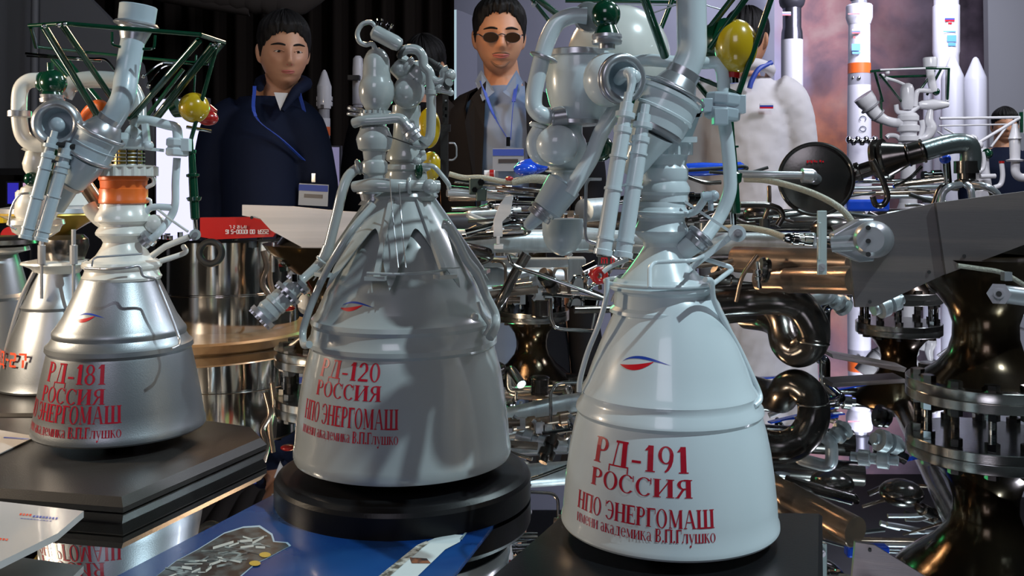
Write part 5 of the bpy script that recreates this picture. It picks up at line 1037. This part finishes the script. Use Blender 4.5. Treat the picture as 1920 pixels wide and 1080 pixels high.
r3 = rocket(1611, 8.9, [('dark_top', [(-60,18),(-2,18),(2,14)], RKD), ('steel_truss', [(0,14),(9,14)], SATIN), ('head_section', [(9,22),(12,24),(34,24),(46,20)], RKT), ('upper_body', [(46,19.5),(119,20)], RKT), ('orange_stripe', [(119,20.6),(138,20.8)], RKO), ('window_band', [(138,20.2),(160,20.6)], RKG), ('lower_body', [(160,20.8),(300,22),(420,23)], RKT), ('stand', [(420,30),(480,30),(575,30)], RKD)], 'tall white rocket model with orange stripe and dark letters against the cloud mural', 0)
dd = 8.9-R(21,8.9)-.006
flag(r3, 1598, 55, 15, 8, dd); mark(r3, 1600, 72, 1604, 68, dd, REDINK); mark(r3, 1597, 82, 1613, 95, dd, mat('azure_mark', (0.10,0.32,0.85), 0.4)); mark(r3, 1598, 97, 1613, 101, dd, MATS['azure_mark']); mark(r3, 1590, 25, 1612, 27, dd-.03, REDINK)
for x in (1600, 1611, 1622): mk('window', MB().sph(P(x,146,dd+.01+abs(x-1611)*.004), (.016,.01,.02)), CHROME, r3)
bw = {'С': gE(.47,.5,.43,.5,.13,.1,40,320), 'О': gE(.47,.5,.43,.5,.13,.1,0,360)}
for ch, y in (('С',223),('О',242)):
    mb = MB()
    for _, q in bw[ch]: mb.add([P(1618-(yy-.5)*13, y+(x-.5)*13, dd-.004) for x, yy in q], [(0,1,2,3)])
    mk('lettering', mb, mat('dark_slate_ink', (0.05,0.06,0.09), 0.5) if ch == 'С' else MATS['dark_slate_ink'], r3, 0)
for k in range(7): mk('engine_bell', MB().sph(P(1592+k*8, 262+(k % 2)*4, 8.55), (.03,.03,.035)), CHROME, r3)
r4 = rocket(1485, 9.2, [('dark_head', [(-60,14),(2,24),(10,22),(16,17)], RKD), ('steel_band', [(16,17),(52,17),(60,19),(75,20)], mat('dark_chrome_band', (0.22,0.22,0.26), 0.2, 0.9)), ('body', [(75,20),(176,20)], RKT), ('joint_ring', [(176,20.4),(182,20.4)], RKG), ('lower_body', [(182,19.5),(228,19.5)], RKT), ('joint_ring', [(228,20),(233,20)], RKG), ('foot', [(233,19),(320,20),(420,20)], RKT), ('stand', [(420,30),(567,30)], RKD)], 'white rocket model with dark steel head beside the white-coated man', 0)
flag(r4, 1467, 22, 16, 7, 9.2-R(20,9.2)-.005)
for x, y0 in ((1458,255),(1488,256),(1516,256)): mk('side_booster', MB().vl([(y0,2),(y0+12,8),(y0+80,10),(420,10)], x, 9.1, 20, (True,True)), RKT, r4)
r5 = rocket(1774, 9.0, [('core_body', [(-60,22),(10,22),(12,24),(98,24),(104,22.5),(420,23)], RKT), ('stand', [(420,40),(572,40)], RKD)], 'big white launcher model with two pointed side boosters at far right', 0)
dd = 9.0-R(25,9.0)-.006; flag(r5, 1772, 31, 18, 9, dd); mark(r5, 1778, 42, 1785, 45, dd, REDINK); mark(r5, 1776, 66, 1793, 78, dd, MATS['azure_mark']); mark(r5, 1778, 80, 1792, 86, dd, MATS['azure_mark']); mark(r5, 1769, 58, 1792, 60, dd, MATS['azure_mark'])
for x, y0, d in ((1786,104,8.55),(1829,107,8.8)): mk('side_booster', MB().vl([(y0,2),(y0+3,5),(y0+38,19),(y0+44,20),(420,21)], x, d, 28, (True,True)), mat('grey_white_booster', (0.42,0.43,0.46), 0.35) if x == 1786 else MATS['grey_white_booster'], r5)
mk('slim_booster', MB().vl([(140,3),(160,10),(420,12)], 1742, 9.3, 20, (True,True)), MATS['grey_white_booster'], r5)
# two white engine models beyond the table
D = 5.9
eng = thing('white_engine_model', (P(1700,0,D).x, D, 0), 'small all-white rocket engine model with dark green truss behind the steel elbow', 'model')
def tb_(nm, pts, r, m=RWHITE, mode='c'): mk(nm, MB().tube([E(x, y, dd) for x, y, dd in pts], [r_(q) for q in r] if isinstance(r, list) else r_(r), 14, mode), m, eng)
tb_('bell_pipe', [(1618,180,0),(1628,194,0),(1640,212,0),(1654,223,0),(1676,230,0),(1700,230,0)], [19,18,13,12,9,9,9]); mk('bell_ring', MB().torus(E(1632,201), (.6,0,-.8), r_(17), r_(2)).torus(E(1646,216), (.7,0,-.7), r_(13), r_(2)), RKG, eng)
mk('dome_tank', MB().vl([(156,4),(159,9),(166,12),(198,12),(206,8)], 1701, D, 28, (True,True)), RWHITE, eng, 40)
mk('bellows_column', MB().vl([(212,14),(218,19),(226,19),(228,16),(234,16),(236,20),(246,20),(248,15),(254,15),(256,19),(264,19),(266,12),(290,12),(380,16)], 1703, D, 28, (True,True)), RWHITE, eng, 30)
mk('nozzle', MB().vl([(380,16),(420,30),(480,44),(560,52)], 1703, D, 32, (True,True)), RWHITE, eng)
mk('side_tank', MB().lathe(E(1722,197), E(1778,196), [(0,r_(5)),(.1,r_(8)),(.5,r_(11)),(.8,r_(8)),(1,r_(5))], 20), RWHITE, eng)
tb_('pipe', [(1716,200,0),(1718,178,0),(1724,170,0),(1748,171,0)], 4.5); tb_('pipe', [(1680,196,0),(1684,210,0),(1706,210,0),(1722,200,0)], 4.5); tb_('pipe', [(1745,205,0),(1742,225,0),(1746,240,0),(1738,256,0),(1720,262,0)], [5,8,10,8,6])
tb_('pipe', [(1728,225,0),(1730,240,0),(1722,262,0),(1700,272,0)], 5); tb_('pipe', [(1662,258,0),(1668,254,0),(1682,256,0),(1690,268,0),(1680,276,0)], 4.5); tb_('pipe', [(1660,146,0),(1680,152,0),(1698,160,0)], 3)
mk('mast_cylinder', MB().vl([(108,12),(110,13),(126,12)], 1744, D, 24, (True,True)), RWHITE, eng, 30); tb_('mast_pipe', [(1743,126,0),(1746,150,0),(1751,172,0)], 7.5); tb_('white_upright', [(1777,130,0),(1776,190,0)], 4, RWHITE, 'p')
for p in ([(1632,134,-.2),(1700,128,-.2),(1779,128,-.1)], [(1779,128,-.1),(1776,190,0)], [(1650,145,.1),(1745,142,.1)], [(1650,140,-.2),(1690,190,0)], [(1640,134,-.1),(1655,190,0)], [(1752,132,0),(1715,182,0)], [(1764,130,0),(1738,178,.1)], [(1652,180,0),(1652,265,0)]): tb_('truss_bar', p, 2.4, GREEN, 'p')
for p in ([(1650,131,-.25),(1735,128,-.25)],): tb_('pale_bar', p, 1.8, RWHITE, 'p')
mk('green_ball', MB().sph(E(1755,172), r_(7)), GREEN, eng); mk('stand', MB().vl([(560,60),(600,60),(694,60)], 1703, D, 32, (True,True)), RKD, eng)
for x, y in ((1664,136),(1660,150),(1655,142)): mk('ball_joint', MB().sph(E(x,y,-.1), r_(4)), RWHITE, eng)
D = 5.0
eng = thing('white_engine_model', (P(1845,0,D).x, D, 0), 'white engine model with long pale triangular frame bars at the right edge', 'model')
for p, r in (([(1762,222,0),(1914,220,0)],2.6), ([(1760,236,.3),(1890,233,.3)],1.7), ([(1914,220,0),(1834,268,0)],3), ([(1890,234,.3),(1858,276,.2)],2.2), ([(1770,240,.1),(1802,258,.1)],1.6), ([(1757,246,.1),(1780,262,.1)],1.6)): tb_('frame_bar', p, r, RWHITE, 'p')
mk('head_ball', MB().sph(E(1823,262), r_(10)).sph(E(1834,272), r_(9)), RWHITE, eng); mk('body', MB().vl([(276,10),(290,14),(320,16),(350,20),(420,22),(560,40)], 1838, D+.1, 28, (True,True)), RWHITE, eng)
tb_('pipe', [(1842,285,0),(1845,300,0),(1843,316,0),(1832,324,0)], 4); tb_('pipe', [(1838,331,0),(1866,330,0)], 4.5, RWHITE, 'p'); tb_('pipe', [(1878,306,0),(1880,330,0),(1876,346,0),(1864,352,0)], 4.5)
mk('green_valve', MB().sph(E(1851,288,.05), r_(10)), GREEN, eng); mk('red_tip', MB().cyl(E(1878,302), E(1878,306), r_(5)), RED, eng)
mk('right_tank', MB().vl([(232,5),(240,6),(256,10),(260,12),(262,10),(298,9),(300,16),(303,14)], 1903, D, 24, (True,True)), RWHITE, eng, 30); tb_('pipe', [(1904,302,0),(1904,322,0),(1912,332,0),(1930,334,0)], 8)
mk('green_bottle', MB().cyl(E(1920,210), E(1922,248), r_(9)), GREEN, eng); tb_('white_upright', [(1922,205,-.1),(1922,250,-.1)], 3, RWHITE, 'p'); mk('stand', MB().vl([(560,44),(751,44)], 1838, D+.1, 28, (True,True)), RKD, eng)

# ================================================================== people
def head_mesh(c, yaw, pitch, roll=0, s=1.0, skin=SKIN, back=False):
    """returns (MB, transform, BVH) of a head with face relief; local x right, -y face, z up"""
    M = Matrix.Rotation(yaw, 3, 'Z') @ Matrix.Rotation(pitch, 3, 'X') @ Matrix.Rotation(roll, 3, 'Y')
    g = lambda x, s_: math.exp(-(x*x)/(2*s_*s_))
    nu, nv = 72, 56; rs = []
    for i in range(nv+1):
        ph = PI*(i+.01)/(nv+.02)-PI/2; row = []
        for j in range(nu):
            th = 2*PI*j/nu; d = V((math.cos(ph)*math.sin(th), -math.cos(ph)*math.cos(th), math.sin(ph)))
            x, y, z = d.x*.078, d.y*.097, d.z*.120
            if z < 0: k = 1-.30*(-z/.12)**1.5; x *= k; y *= (1-.18*(-z/.12)**2) if y < 0 else (1-.45*(-z/.12)**1.2)
            if y > 0: x *= 1.0; z += .006*y/.097
            if y < 0:
                f = min(1, -y/.05)
                y -= f*(.024*g(x,.0085)*(g(z+.022,.011) if z < -.022 else g(z+.022,.024)) + .006*g(abs(x)-.011,.006)*g(z+.028,.007))
                y += f*(.011*g(abs(x)-.032,.014)*g(z-.006,.012))
                y -= f*(.0045*g(abs(x)-.028,.020)*g(z-.028,.008)+.005*g(abs(x)-.042,.014)*g(z+.018,.014))
                y -= f*(.0065*g(x,.020)*(g(z+.051,.0045)+g(z+.062,.0050))+.007*g(x,.02)*g(z+.088,.013)-.003*g(x,.024)*g(z+.0565,.0025)-.004*g(x,.03)*g(z+.073,.005))
            row.append(c+M @ (V((x, y, z))*s))
        rs.append(row)
    mb = MB().rings(rs)
    for sg in (-1, 1):   # ears
        e = c+M @ (V((sg*.078, .012, -.004))*s)
        mb.sph(e, (.010*s, .020*s, .032*s), 14, 10, M @ V((sg*.1, .2, 1)))
    bvh = BVHTree.FromPolygons(mb.v, mb.f)
    def on(x, z, off=0.0):
        o = c+M @ (V((x, -.3, z))*s); h = bvh.ray_cast(o, M @ V((0, 1, 0)))
        p = h[0] if h[0] else c+M @ (V((x, -.09, z))*s)
        return p-(M @ V((0, 1, 0)))*off
    return mb, M, on
def lim(mb, pts, rad, n=18): mb.tube(pts, rad, n)
def torso(mb, x, d, z0, rows, yaw=0, n=36):
    cs, sn = math.cos(yaw), math.sin(yaw); rs = []
    for z, hw, hd, dx, dy in rows:
        rs.append([V((x+(hw*math.sin(2*PI*j/n))*cs-(dy-hd*math.cos(2*PI*j/n))*sn+dx, d+(hw*math.sin(2*PI*j/n))*sn+(dy-hd*math.cos(2*PI*j/n))*cs, z0+z)) for j in range(n)])
    mb.rings(rs)
def remesh(o, vox, sm=3):
    m = o.modifiers.new('fuse', 'REMESH'); m.mode = 'VOXEL'; m.voxel_size = vox; m.use_smooth_shade = True
    s = o.modifiers.new('soften', 'SMOOTH'); s.iterations = sm; s.factor = 0.5
def hand(mb, wr, dirn, side, sc=1.0):
    u = V(dirn).normalized(); _, e1, e2 = frame(u); n_ = e1 if abs(e1.y) < .9 else e2
    lat = V((0,1,0)) if abs(u.y) < .8 else V((1,0,0))
    mb.tube([wr, wr+u*.04, wr+u*.09], [.026,.032,.030], 12)
    for i, (o, L) in enumerate(((-.028,.068),(-.010,.078),(.009,.072),(.026,.056))):
        b = wr+u*.085+lat*o; c_ = V((side*.012, 0, 0)); mb.tube([b-u*.02, b+u*L*.5, b+u*L+c_], [.0095,.009,.0075], 8)
    b = wr+u*.035-lat*.024; mb.tube([b, b-lat*.028+u*.025, b-lat*.034+u*.06], [.011,.0105,.008], 8)
FL = 0.0
def person(x, d, H, head_c, yaw, pitch, label, skin, top_m, body_yaw=0, wide=1.0, hs=1.0, drop=.165, name='person'):
    rt = thing(name, (x, d, 0), label, 'person')
    zs = head_c.z-drop                                         # shoulder line
    mb, M, on = head_mesh(head_c, yaw, pitch, s=hs)
    body = MB(); body.v = list(mb.v); body.f = list(mb.f)
    body.tube([head_c+V((0,.03,-.05)), V((head_c.x*.6+x*.4, d+.03, zs+.06)), V((x, d+.03, zs-.04))], [.055,.057,.075], 20)
    rows = [(-.62,.14*wide,.11,0,0),(-.45,.145*wide,.11,0,0),(-.25,.155*wide,.115,0,0),(-.10,.17*wide,.11,0,.01),(-.02,.15*wide,.09,0,.02),(.02,.10*wide,.07,0,.03)]
    torso(body, x, d, zs, rows, body_yaw)
    for sg in (-1, 1):
        hx = x+sg*.09; body.tube([V((hx,d,zs-.58)), V((hx,d,zs-.98)), V((hx,d+.01,.10)), V((hx,d,.06))], [.085,.058,.042,.045], 16)
        body.tube([V((hx,d+.04,.045)), V((hx,d-.06,.04)), V((hx,d-.14,.03))], [.045,.042,.035], 12)
        sx_ = x+sg*.185*wide*math.cos(body_yaw); sy = d+sg*.185*wide*math.sin(body_yaw)
        el = V((sx_+sg*.05, sy+.03, zs-.32)); wr = V((sx_+sg*.03, sy-.03, zs-.56))
        body.tube([V((sx_-sg*.04, sy+.01, zs-.05)), el, wr], [.048,.038,.026], 14); hand(body, wr, V((0,-.15,-1)), sg)
    o = mk('body', body, skin, rt, 60); remesh(o, .0042, 2)
    return rt, M, on, zs
def cloth(rt, x, d, zs, m, body_yaw, wide, infl, name, z_hem=-.62, sleeves=True, front_gap=0, vox=.007, collar=True, cuff=.56):
    mb = MB(); cs, sn = math.cos(body_yaw), math.sin(body_yaw)
    rows = [(z_hem,.175*wide+infl,.13+infl,0,0),(-.45,.170*wide+infl,.13+infl,0,0),(-.28,.178*wide+infl,.135+infl,0,0),(-.12,.190*wide+infl,.13+infl,0,.0),(-.045,.165*wide+infl,.115+infl,0,.02),(.0,.115*wide+infl,.085+infl,0,.03),(.025,.075+infl,.070+infl,0,.03)]
    torso(mb, x, d, zs, rows, body_yaw)
    if sleeves:
        for sg in (-1, 1):
            sx_ = x+sg*.185*wide*cs; sy = d+sg*.185*wide*sn
            mb.tube([V((sx_-sg*.06, sy+.01, zs-.03)), V((sx_-sg*.002, sy+.01, zs-.085)), V((sx_+sg*.04, sy+.02, zs-.22)), V((sx_+sg*.05, sy+.03, zs-.33)), V((sx_+sg*.03, sy-.03, zs-cuff))], [.062+infl,.074+infl,.062+infl,.056+infl,.044+infl], 20)
    o = mk(name, mb, m, rt, 60); remesh(o, vox, 4); return o
def trousers(rt, x, d, zs, m):
    mb = MB()
    torso(mb, x, d, zs, [(-.74,.165,.115,0,0),(-.62,.160,.115,0,0),(-.55,.150,.11,0,0)])
    for sg in (-1, 1):
        hx = x+sg*.09; mb.tube([V((hx,d,zs-.66)), V((hx,d,zs-1.0)), V((hx,d+.01,.09))], [.098,.078,.062], 18)
    o = mk('trousers', mb, m, rt, 60); remesh(o, .012, 2)
    for sg in (-1, 1):
        mk('shoe', MB().tube([V((x+sg*.09,d+.07,.045)), V((x+sg*.09,d,.05)), V((x+sg*.09,d-.10,.042)), V((x+sg*.09,d-.19,.034))], [.035,.052,.050,.030], 14), RUBBER, rt)
def eyes(rt, M, on, open_=1.0, brow=True):
    for sg in (-1, 1):
        p = on(sg*.031, .006); f = M @ V((0, -1, 0)); up = M @ V((0,0,1)); rt_ = M @ V((1,0,0))
        e = mk('eye', MB().sph(p+f*-.006, (.0125, .0105, .0078*open_), 16, 10), EYEW, rt); mk('iris', MB().sph(p+f*.0035, (.0056,.0025,.0056*open_), 12, 8), IRIS, e)
        pts = [on(sg*.031+t*.015, .006+(.0078*open_)*(1-t*t)+.0015, .0015) for t in (-1,-.5,0,.5,1)]
        mk('upper_lid', MB().tube(pts, .0023, 8), SKIN, rt)
        mk('lash_line', MB().tube([q-up*.0022+f*.0012 for q in pts], .0009, 6), HAIR, rt)
        if brow: mk('eyebrow', MB().tube([on(sg*t, .0265+.004*math.sin((t-.012)/.04*PI), .0005) for t in (.013,.022,.034,.047,.054)], [.0022,.0036,.0036,.0026,.0012], 8), HAIR, rt)
def mouth(rt, on, smile=0.0, w_=.024):
    for nm, zc, r in (('upper_lip', -.0535, .0030), ('lower_lip', -.0605, .0036)):
        mk(nm, MB().tube([on(w_*t, zc+(0.0028 if nm == 'lower_lip' else -.0012)*t*t+smile*t*t, .0004) for t in (-1,-.6,-.25,0,.25,.6,1)], [.0010,r*.85,r,r*.85,r,r*.85,.0010], 8), LIP, rt)
def hair_cap(rt, c, M, rows, m=HAIR, name='hair', back_low=-.06, fringe=None, s=1.0):
    """short hair: thick on top, tapering to the temples, ragged hairline over the brow, sideburns, nape"""
    nu, nv = 120, 22; rs = []; rr = random.Random(5)
    jit = [rr.uniform(-1, 1) for _ in range(nu)]
    keys = [(0, rows[0]), (.42, rows[0]+.004), (.80, rows[0]-.012), (1.02, .034), (1.22, .018), (1.40, -.012), (1.52, -.014), (1.66, .022), (1.85, .018), (2.05, -.030), (2.5, back_low-.012), (PI, back_low-.018)]
    def edge(t):
        t = abs((t+PI) % (2*PI)-PI)
        for (a, za), (b, zb) in zip(keys, keys[1:]):
            if a <= t <= b: return za+(zb-za)*(t-a)/(b-a)
        return back_low
    for layer in (1, 0):
        for i_ in range(nv+1):
            i = i_ if layer else nv-i_
            row = []
            for j in range(nu):
                th = 2*PI*j/nu; ct = math.cos(th)
                front = max(0, ct)
                zl = edge(th)+jit[j]*(.0045 if ct > .3 else .002)
                ph0 = math.asin(max(-.95, min(.95, zl/.120))); ph = ph0+(PI/2-.02-ph0)*i/nv
                x, y, z = math.cos(ph)*math.sin(th)*.078, -math.cos(ph)*ct*.097, math.sin(ph)*.120
                if z < 0: x *= 1-.30*(-z/.12)**1.5; y *= (1-.45*(-z/.12)**1.2) if y > 0 else 1
                q = i/nv; lift = (.002+.016*min(1, max(0, z-.01)/.07)*min(1, q*4+.25*front)+.004*min(1, q*5))*(1 if layer else 0)
                lift += layer*.0022*math.sin(th*23+q*6+jit[j])*min(1, q*6)+layer*.0016*jit[j]*min(1, q*6)
                n_ = V((x/.078**2, y/.097**2, z/.120**2)).normalized()
                row.append(c+M @ (V((x, y, z))+n_*(lift if layer else -.003)))
            rs.append(row)
    mb = MB().rings(rs, (False, False), loop=True); return mk(name, mb, m, rt, 60)
def lanyard(rt, x, d, zs, pts, badge, tilt=0, m=LANY):
    mb = MB()
    for side in pts: 
        q = crom([V(p) for p in side], 6)
        for a, b in zip(q, q[1:]): mb.beam(a, b+(b-a)*.05, .011, .0025)
    ln = mk('lanyard', mb, m, rt, 0)
    bx, by, bz = badge; Mx = Matrix.Rotation(tilt, 3, 'Y')
    mk('clip', MB().box((bx,by,bz+.055), (.012,.004,.028)), CHROME, rt, 0)
    bd = mk('badge', MB().box((bx,by,bz), (.095,.003,.07), Mx), BADGE, rt, 0)
    mk('badge_header', MB().box((bx,by-.002,bz+.022), (.094,.002,.02), Mx), LANY, bd, 0); mk('badge_print', MB().box((bx,by-.002,bz-.004), (.06,.002,.012), Mx), RKD, bd, 0)
def hit_front(cx, d, zs, wide, infl, x, z):
    """depth of the chest surface at x, z"""
    hw, hd = .185*wide+infl, .135+infl; t = max(-.98, min(.98, (x-cx)/hw)); return d-hd*math.sqrt(1-t*t)
# ---- young man in navy
d = 3.12; hc = P(532, 100, d); x = P(490, 0, d).x
rt, M, on, zs = person(x, d+.02, 1.75, hc, math.radians(24), math.radians(-8)*-1, 'young man with short black hair in a navy jacket and blue lanyard, looking down', SKIN, NAVY, 0, .62)
eyes(rt, M, on, .62); mouth(rt, on, 0.0, .021)
mk('nostril', MB().sph(on(.0075,-.0335), (.0028,.0028,.002)).sph(on(-.0075,-.0335), (.0028,.0028,.002)), LIP, rt)
hair_cap(rt, hc, M, (.064,), back_low=-.045)
cloth(rt, x, d+.02, zs, NAVY, 0, .66, .012, 'navy_jacket')
trousers(rt, x, d+.02, zs, TROUS)
mk('jacket_collar', MB().tube([V((hc.x-.062, d-.06, zs+.045)), V((hc.x-.075, d+.02, zs+.075)), V((hc.x-.01, d+.09, zs+.085)), V((hc.x+.065, d+.03, zs+.07)), V((hc.x+.055, d-.06, zs+.035)), V((hc.x+.02, d-.10, zs-.03))], [.012,.022,.024,.022,.018,.008], 10), NAVY, rt)
mk('white_undershirt', MB().prism([V((hc.x-.012, d-.078, zs+.03)), V((hc.x+.032, d-.075, zs+.028)), V((hc.x+.014, d-.102, zs-.03))], (0,-.003,0)), WTEE, rt, 0)
f = lambda xx, zz: hit_front(x, d+.02, zs, .66, .026, xx, zz)-.008
X1 = P(572, 0, 3.0).x
L1 = [(hc.x-.075, d-.075, zs+.05), (hc.x-.055, f(hc.x-.055,0)+.01, zs-.05), (P(528,0,3).x, f(P(528,0,3).x,0), P(0,262,3).z), (X1-.01, f(X1,0), P(0,308,3).z)]
L2 = [(hc.x+.065, d-.065, zs+.03), (P(560,0,3).x, f(P(560,0,3).x,0), P(0,215,3).z), (P(570,0,3).x, f(P(570,0,3).x,0), P(0,270,3).z), (X1-.01, f(X1,0), P(0,308,3).z)]
lanyard(rt, x, d, zs, [L1, L2], (X1+.01, f(X1,0)-.02, P(0,366,3).z), .05)
mk('lapel_pin', MB().box((P(583,0,3).x, f(P(583,0,3).x,0)-.002, P(0,262,3).z), (.006,.003,.018)), ORANGE, rt, 0)
# ---- man with tinted glasses
d = 3.05; hc = P(936, 72, d); x = P(948, 0, d).x
rt, M, on, zs = person(x, d+.02, 1.75, hc, math.radians(5), math.radians(7), 'man with tinted glasses and goatee in a black suit over a light blue shirt', SKIN2, SUIT, 0, .80, drop=.175)
eyes(rt, M, on, .7); mouth(rt, on, .0022, .026)
hair_cap(rt, hc, M, (.074,), back_low=-.05)
for sg in (-1, 1):
    pts = [on(sg*.034+.0235*math.cos(a), .002+.0155*math.sin(a)*(1.1 if math.sin(a) < 0 else .85), .0) for a in [k*PI/8 for k in range(16)]]
    fw = (M @ V((0,-1,0))); yy = max(p.dot(fw) for p in pts)+.004; pts = [p+fw*(yy-p.dot(fw)) for p in pts]
    g = mk('lens', MB().prism(pts, fw*.0015), LENS, rt, 0); mk('lens_rim', MB().tube(pts, .0013, 6, 'c', True), RKD, g)
    side = [pts[0 if sg > 0 else 8]+fw*.001, on(sg*.066, .010, .004), hc+M @ V((sg*.082, -.01, .012)), hc+M @ V((sg*.084, .02, .004))]
    mk('temple_arm', MB().tube(side, .0022, 6, 'p'), CHROME, rt)
mk('glasses_bridge', MB().tube([on(-.011,.008,.012), on(0,.011,.006), on(.011,.008,.012)], .0018, 6), RKD, rt)
mk('moustache', MB().tube([on(t*.028, -.0445-.006*t*t, .0002) for t in (-1,-.5,0,.5,1)], [.001,.0028,.0022,.0028,.001], 8), mat('stubble', (0.16,0.085,0.055), 0.7), rt)
mk('goatee', MB().tube([on(-.03,-.072,0), on(-.016,-.084,.0), on(0,-.089,.0), on(.016,-.084,0), on(.03,-.072,0)], [.002,.0045,.006,.0045,.002], 8), MATS['stubble'], rt)
cloth(rt, x, d+.02, zs, SHIRT, 0, .86, .002, 'shirt', sleeves=False)
trousers(rt, x, d+.02, zs, TROUS)
# open suit jacket: a shell with a wedge left open at the front
mb = MB(); n = 60; rows = [(-.70,.200,.150,.32),(-.50,.205,.155,.36),(-.30,.212,.160,.42),(-.14,.224,.150,.50),(-.055,.205,.132,.62),(-.005,.15,.105,.85),(.022,.09,.085,1.15)]
for lay, k in ((0, 0), (1, -.006)):
    rs = []
    for z, hw, hd, gap in rows:
        rs.append([V((x+(hw+k)*math.sin(gap+(2*PI-2*gap)*j/n-0.06), d+.035-(hd+k)*math.cos(gap+(2*PI-2*gap)*j/n-0.06), zs+z)) for j in range(n+1)])
    o = len(mb.v)
    for r_0 in rs: mb.v += [tuple(p) for p in r_0]
    for i in range(len(rs)-1):
        for j in range(n): a = o+i*(n+1)+j; mb.f.append((a, a+1, a+n+2, a+n+1))
sj = mk('suit_jacket', mb, SUIT, rt, 60)
mk('suit_sleeve', MB().tube([V((x-.16, d+.03, zs-.045)), V((x-.215, d+.03, zs-.10)), V((x-.255, d+.04, zs-.24)), V((x-.262, d+.04, zs-.34)), V((x-.24, d-.03, zs-.56))], [.062,.078,.068,.060,.05], 20), SUIT, rt)
mk('suit_sleeve', MB().tube([V((x+.16, d+.03, zs-.045)), V((x+.215, d+.03, zs-.10)), V((x+.255, d+.04, zs-.24)), V((x+.262, d+.04, zs-.34)), V((x+.24, d-.03, zs-.56))], [.062,.078,.068,.060,.05], 20), SUIT, rt)
for sg in (-1, 1):
    mk('lapel', MB().prism([V((x+sg*.060, d-.085, zs+.03)), V((x+sg*.105, d-.085, zs-.02)), V((x+sg*.125, d-.105, zs-.10)), V((x+sg*.085, d-.135, zs-.36)), V((x+sg*.075, d-.135, zs-.36)), V((x+sg*.066, d-.115, zs-.12))], (0, -.004, 0)), SUIT, rt, 0)
    mk('shirt_collar', MB().prism([V((hc.x+sg*.012, d-.095, zs-.005)), V((hc.x+sg*.055, d-.075, zs+.065)), V((hc.x+sg*.075, d-.06, zs+.03)), V((hc.x+sg*.050, d-.105, zs-.035))], (0, -.004, 0)), SHIRT, rt, 0)
f = lambda xx: hit_front(x, d+.02, zs, .86, .010, xx, 0)-.004
bx = P(955, 0, 2.95).x; bz = P(0, 262, 2.95).z
lanyard(rt, x, d, zs, [[(hc.x-.055, d-.08, zs+.03), (P(925,0,2.95).x, f(P(925,0,2.95).x)-.002, P(0,215,2.95).z), (bx-.004, f(bx)-.004, bz)], [(hc.x+.055, d-.08, zs+.02), (P(962,0,2.95).x, f(P(962,0,2.95).x)-.002, P(0,200,2.95).z), (bx+.004, f(bx)-.004, bz)]], (P(953,0,2.95).x, f(bx)-.012, P(0,300,2.95).z), 0)
# ---- man in white coat seen from behind
d = 3.75; hc = P(1400, 78, d); x = P(1398, 0, d).x
rt, M, on, zs = person(x, d, 1.75, hc, math.radians(150), math.radians(6), 'man seen from behind in a white work coat with small flag patch', SKIN2, COAT, math.radians(-22), .76)
hair_cap(rt, hc, M, (.06,), back_low=-.055)
ct = cloth(rt, x, d, zs, COAT, math.radians(-22), .86, .018, 'white_coat', z_hem=-.80, vox=.010)
rr_ = ct.modifiers.new('folds', 'DISPLACE'); tx = bpy.data.textures.new('cloth_folds', 'CLOUDS'); tx.noise_scale = .06; rr_.texture = tx; rr_.strength = .011; rr_.mid_level = .5
trousers(rt, x, d, zs, mat('pale_work_trousers', (0.55,0.54,0.56), 0.8))
mk('coat_collar', MB().tube([V((hc.x-.085, d+.0, zs+.03)), V((hc.x-.06, d-.07, zs+.055)), V((hc.x+.01, d-.09, zs+.065)), V((hc.x+.075, d-.06, zs+.05)), V((hc.x+.09, d+.02, zs+.03))], [.012,.022,.024,.022,.014], 10), COAT, rt)
mk('lanyard', MB().tube([V((hc.x+.075, d-.082, zs+.072)), V((hc.x+.02, d-.112, zs+.045)), V((hc.x-.01, d-.122, zs+.0)), V((hc.x-.02, d-.125, zs-.03))], .010, 8), LANY, rt)
for k, m in enumerate((RWHITE, BLUEINK, REDINK)): mk('flag_stripe', MB().box(P(1437, 196+k*3, d-.175), (.050,.006,.0062)), m, rt, 0)
# ---- seated visitor far right, only the head and shoulders show
d = 6.6; hc = P(1884, 238, d); x = hc.x
rt, M, on, zs = person(x, d, 1.6, hc, math.radians(-20), 0, 'dim distant visitor in dark clothes at the right edge', SKIN2, NAVY)
hair_cap(rt, hc, M, (.05,), back_low=-.06); cloth(rt, x, d, zs, NAVY, 0, 1.0, .012, 'dark_jacket', vox=.012); trousers(rt, x, d, zs, TROUS)
# ---- crouching dark-haired visitor between the models
d = 3.9; hc = P(800, 128, d); x = hc.x-.05
rt, M, on, zs = person(x, d, 1.5, hc, math.radians(160), math.radians(-20), 'dark-haired visitor in black mostly hidden behind the grey engine model', SKIN2, SUIT)
hair_cap(rt, hc, M, (.05,), back_low=-.06); cloth(rt, x, d, zs, SUIT, 0, 1.0, .015, 'black_jacket', vox=.012); trousers(rt, x, d, zs, TROUS)
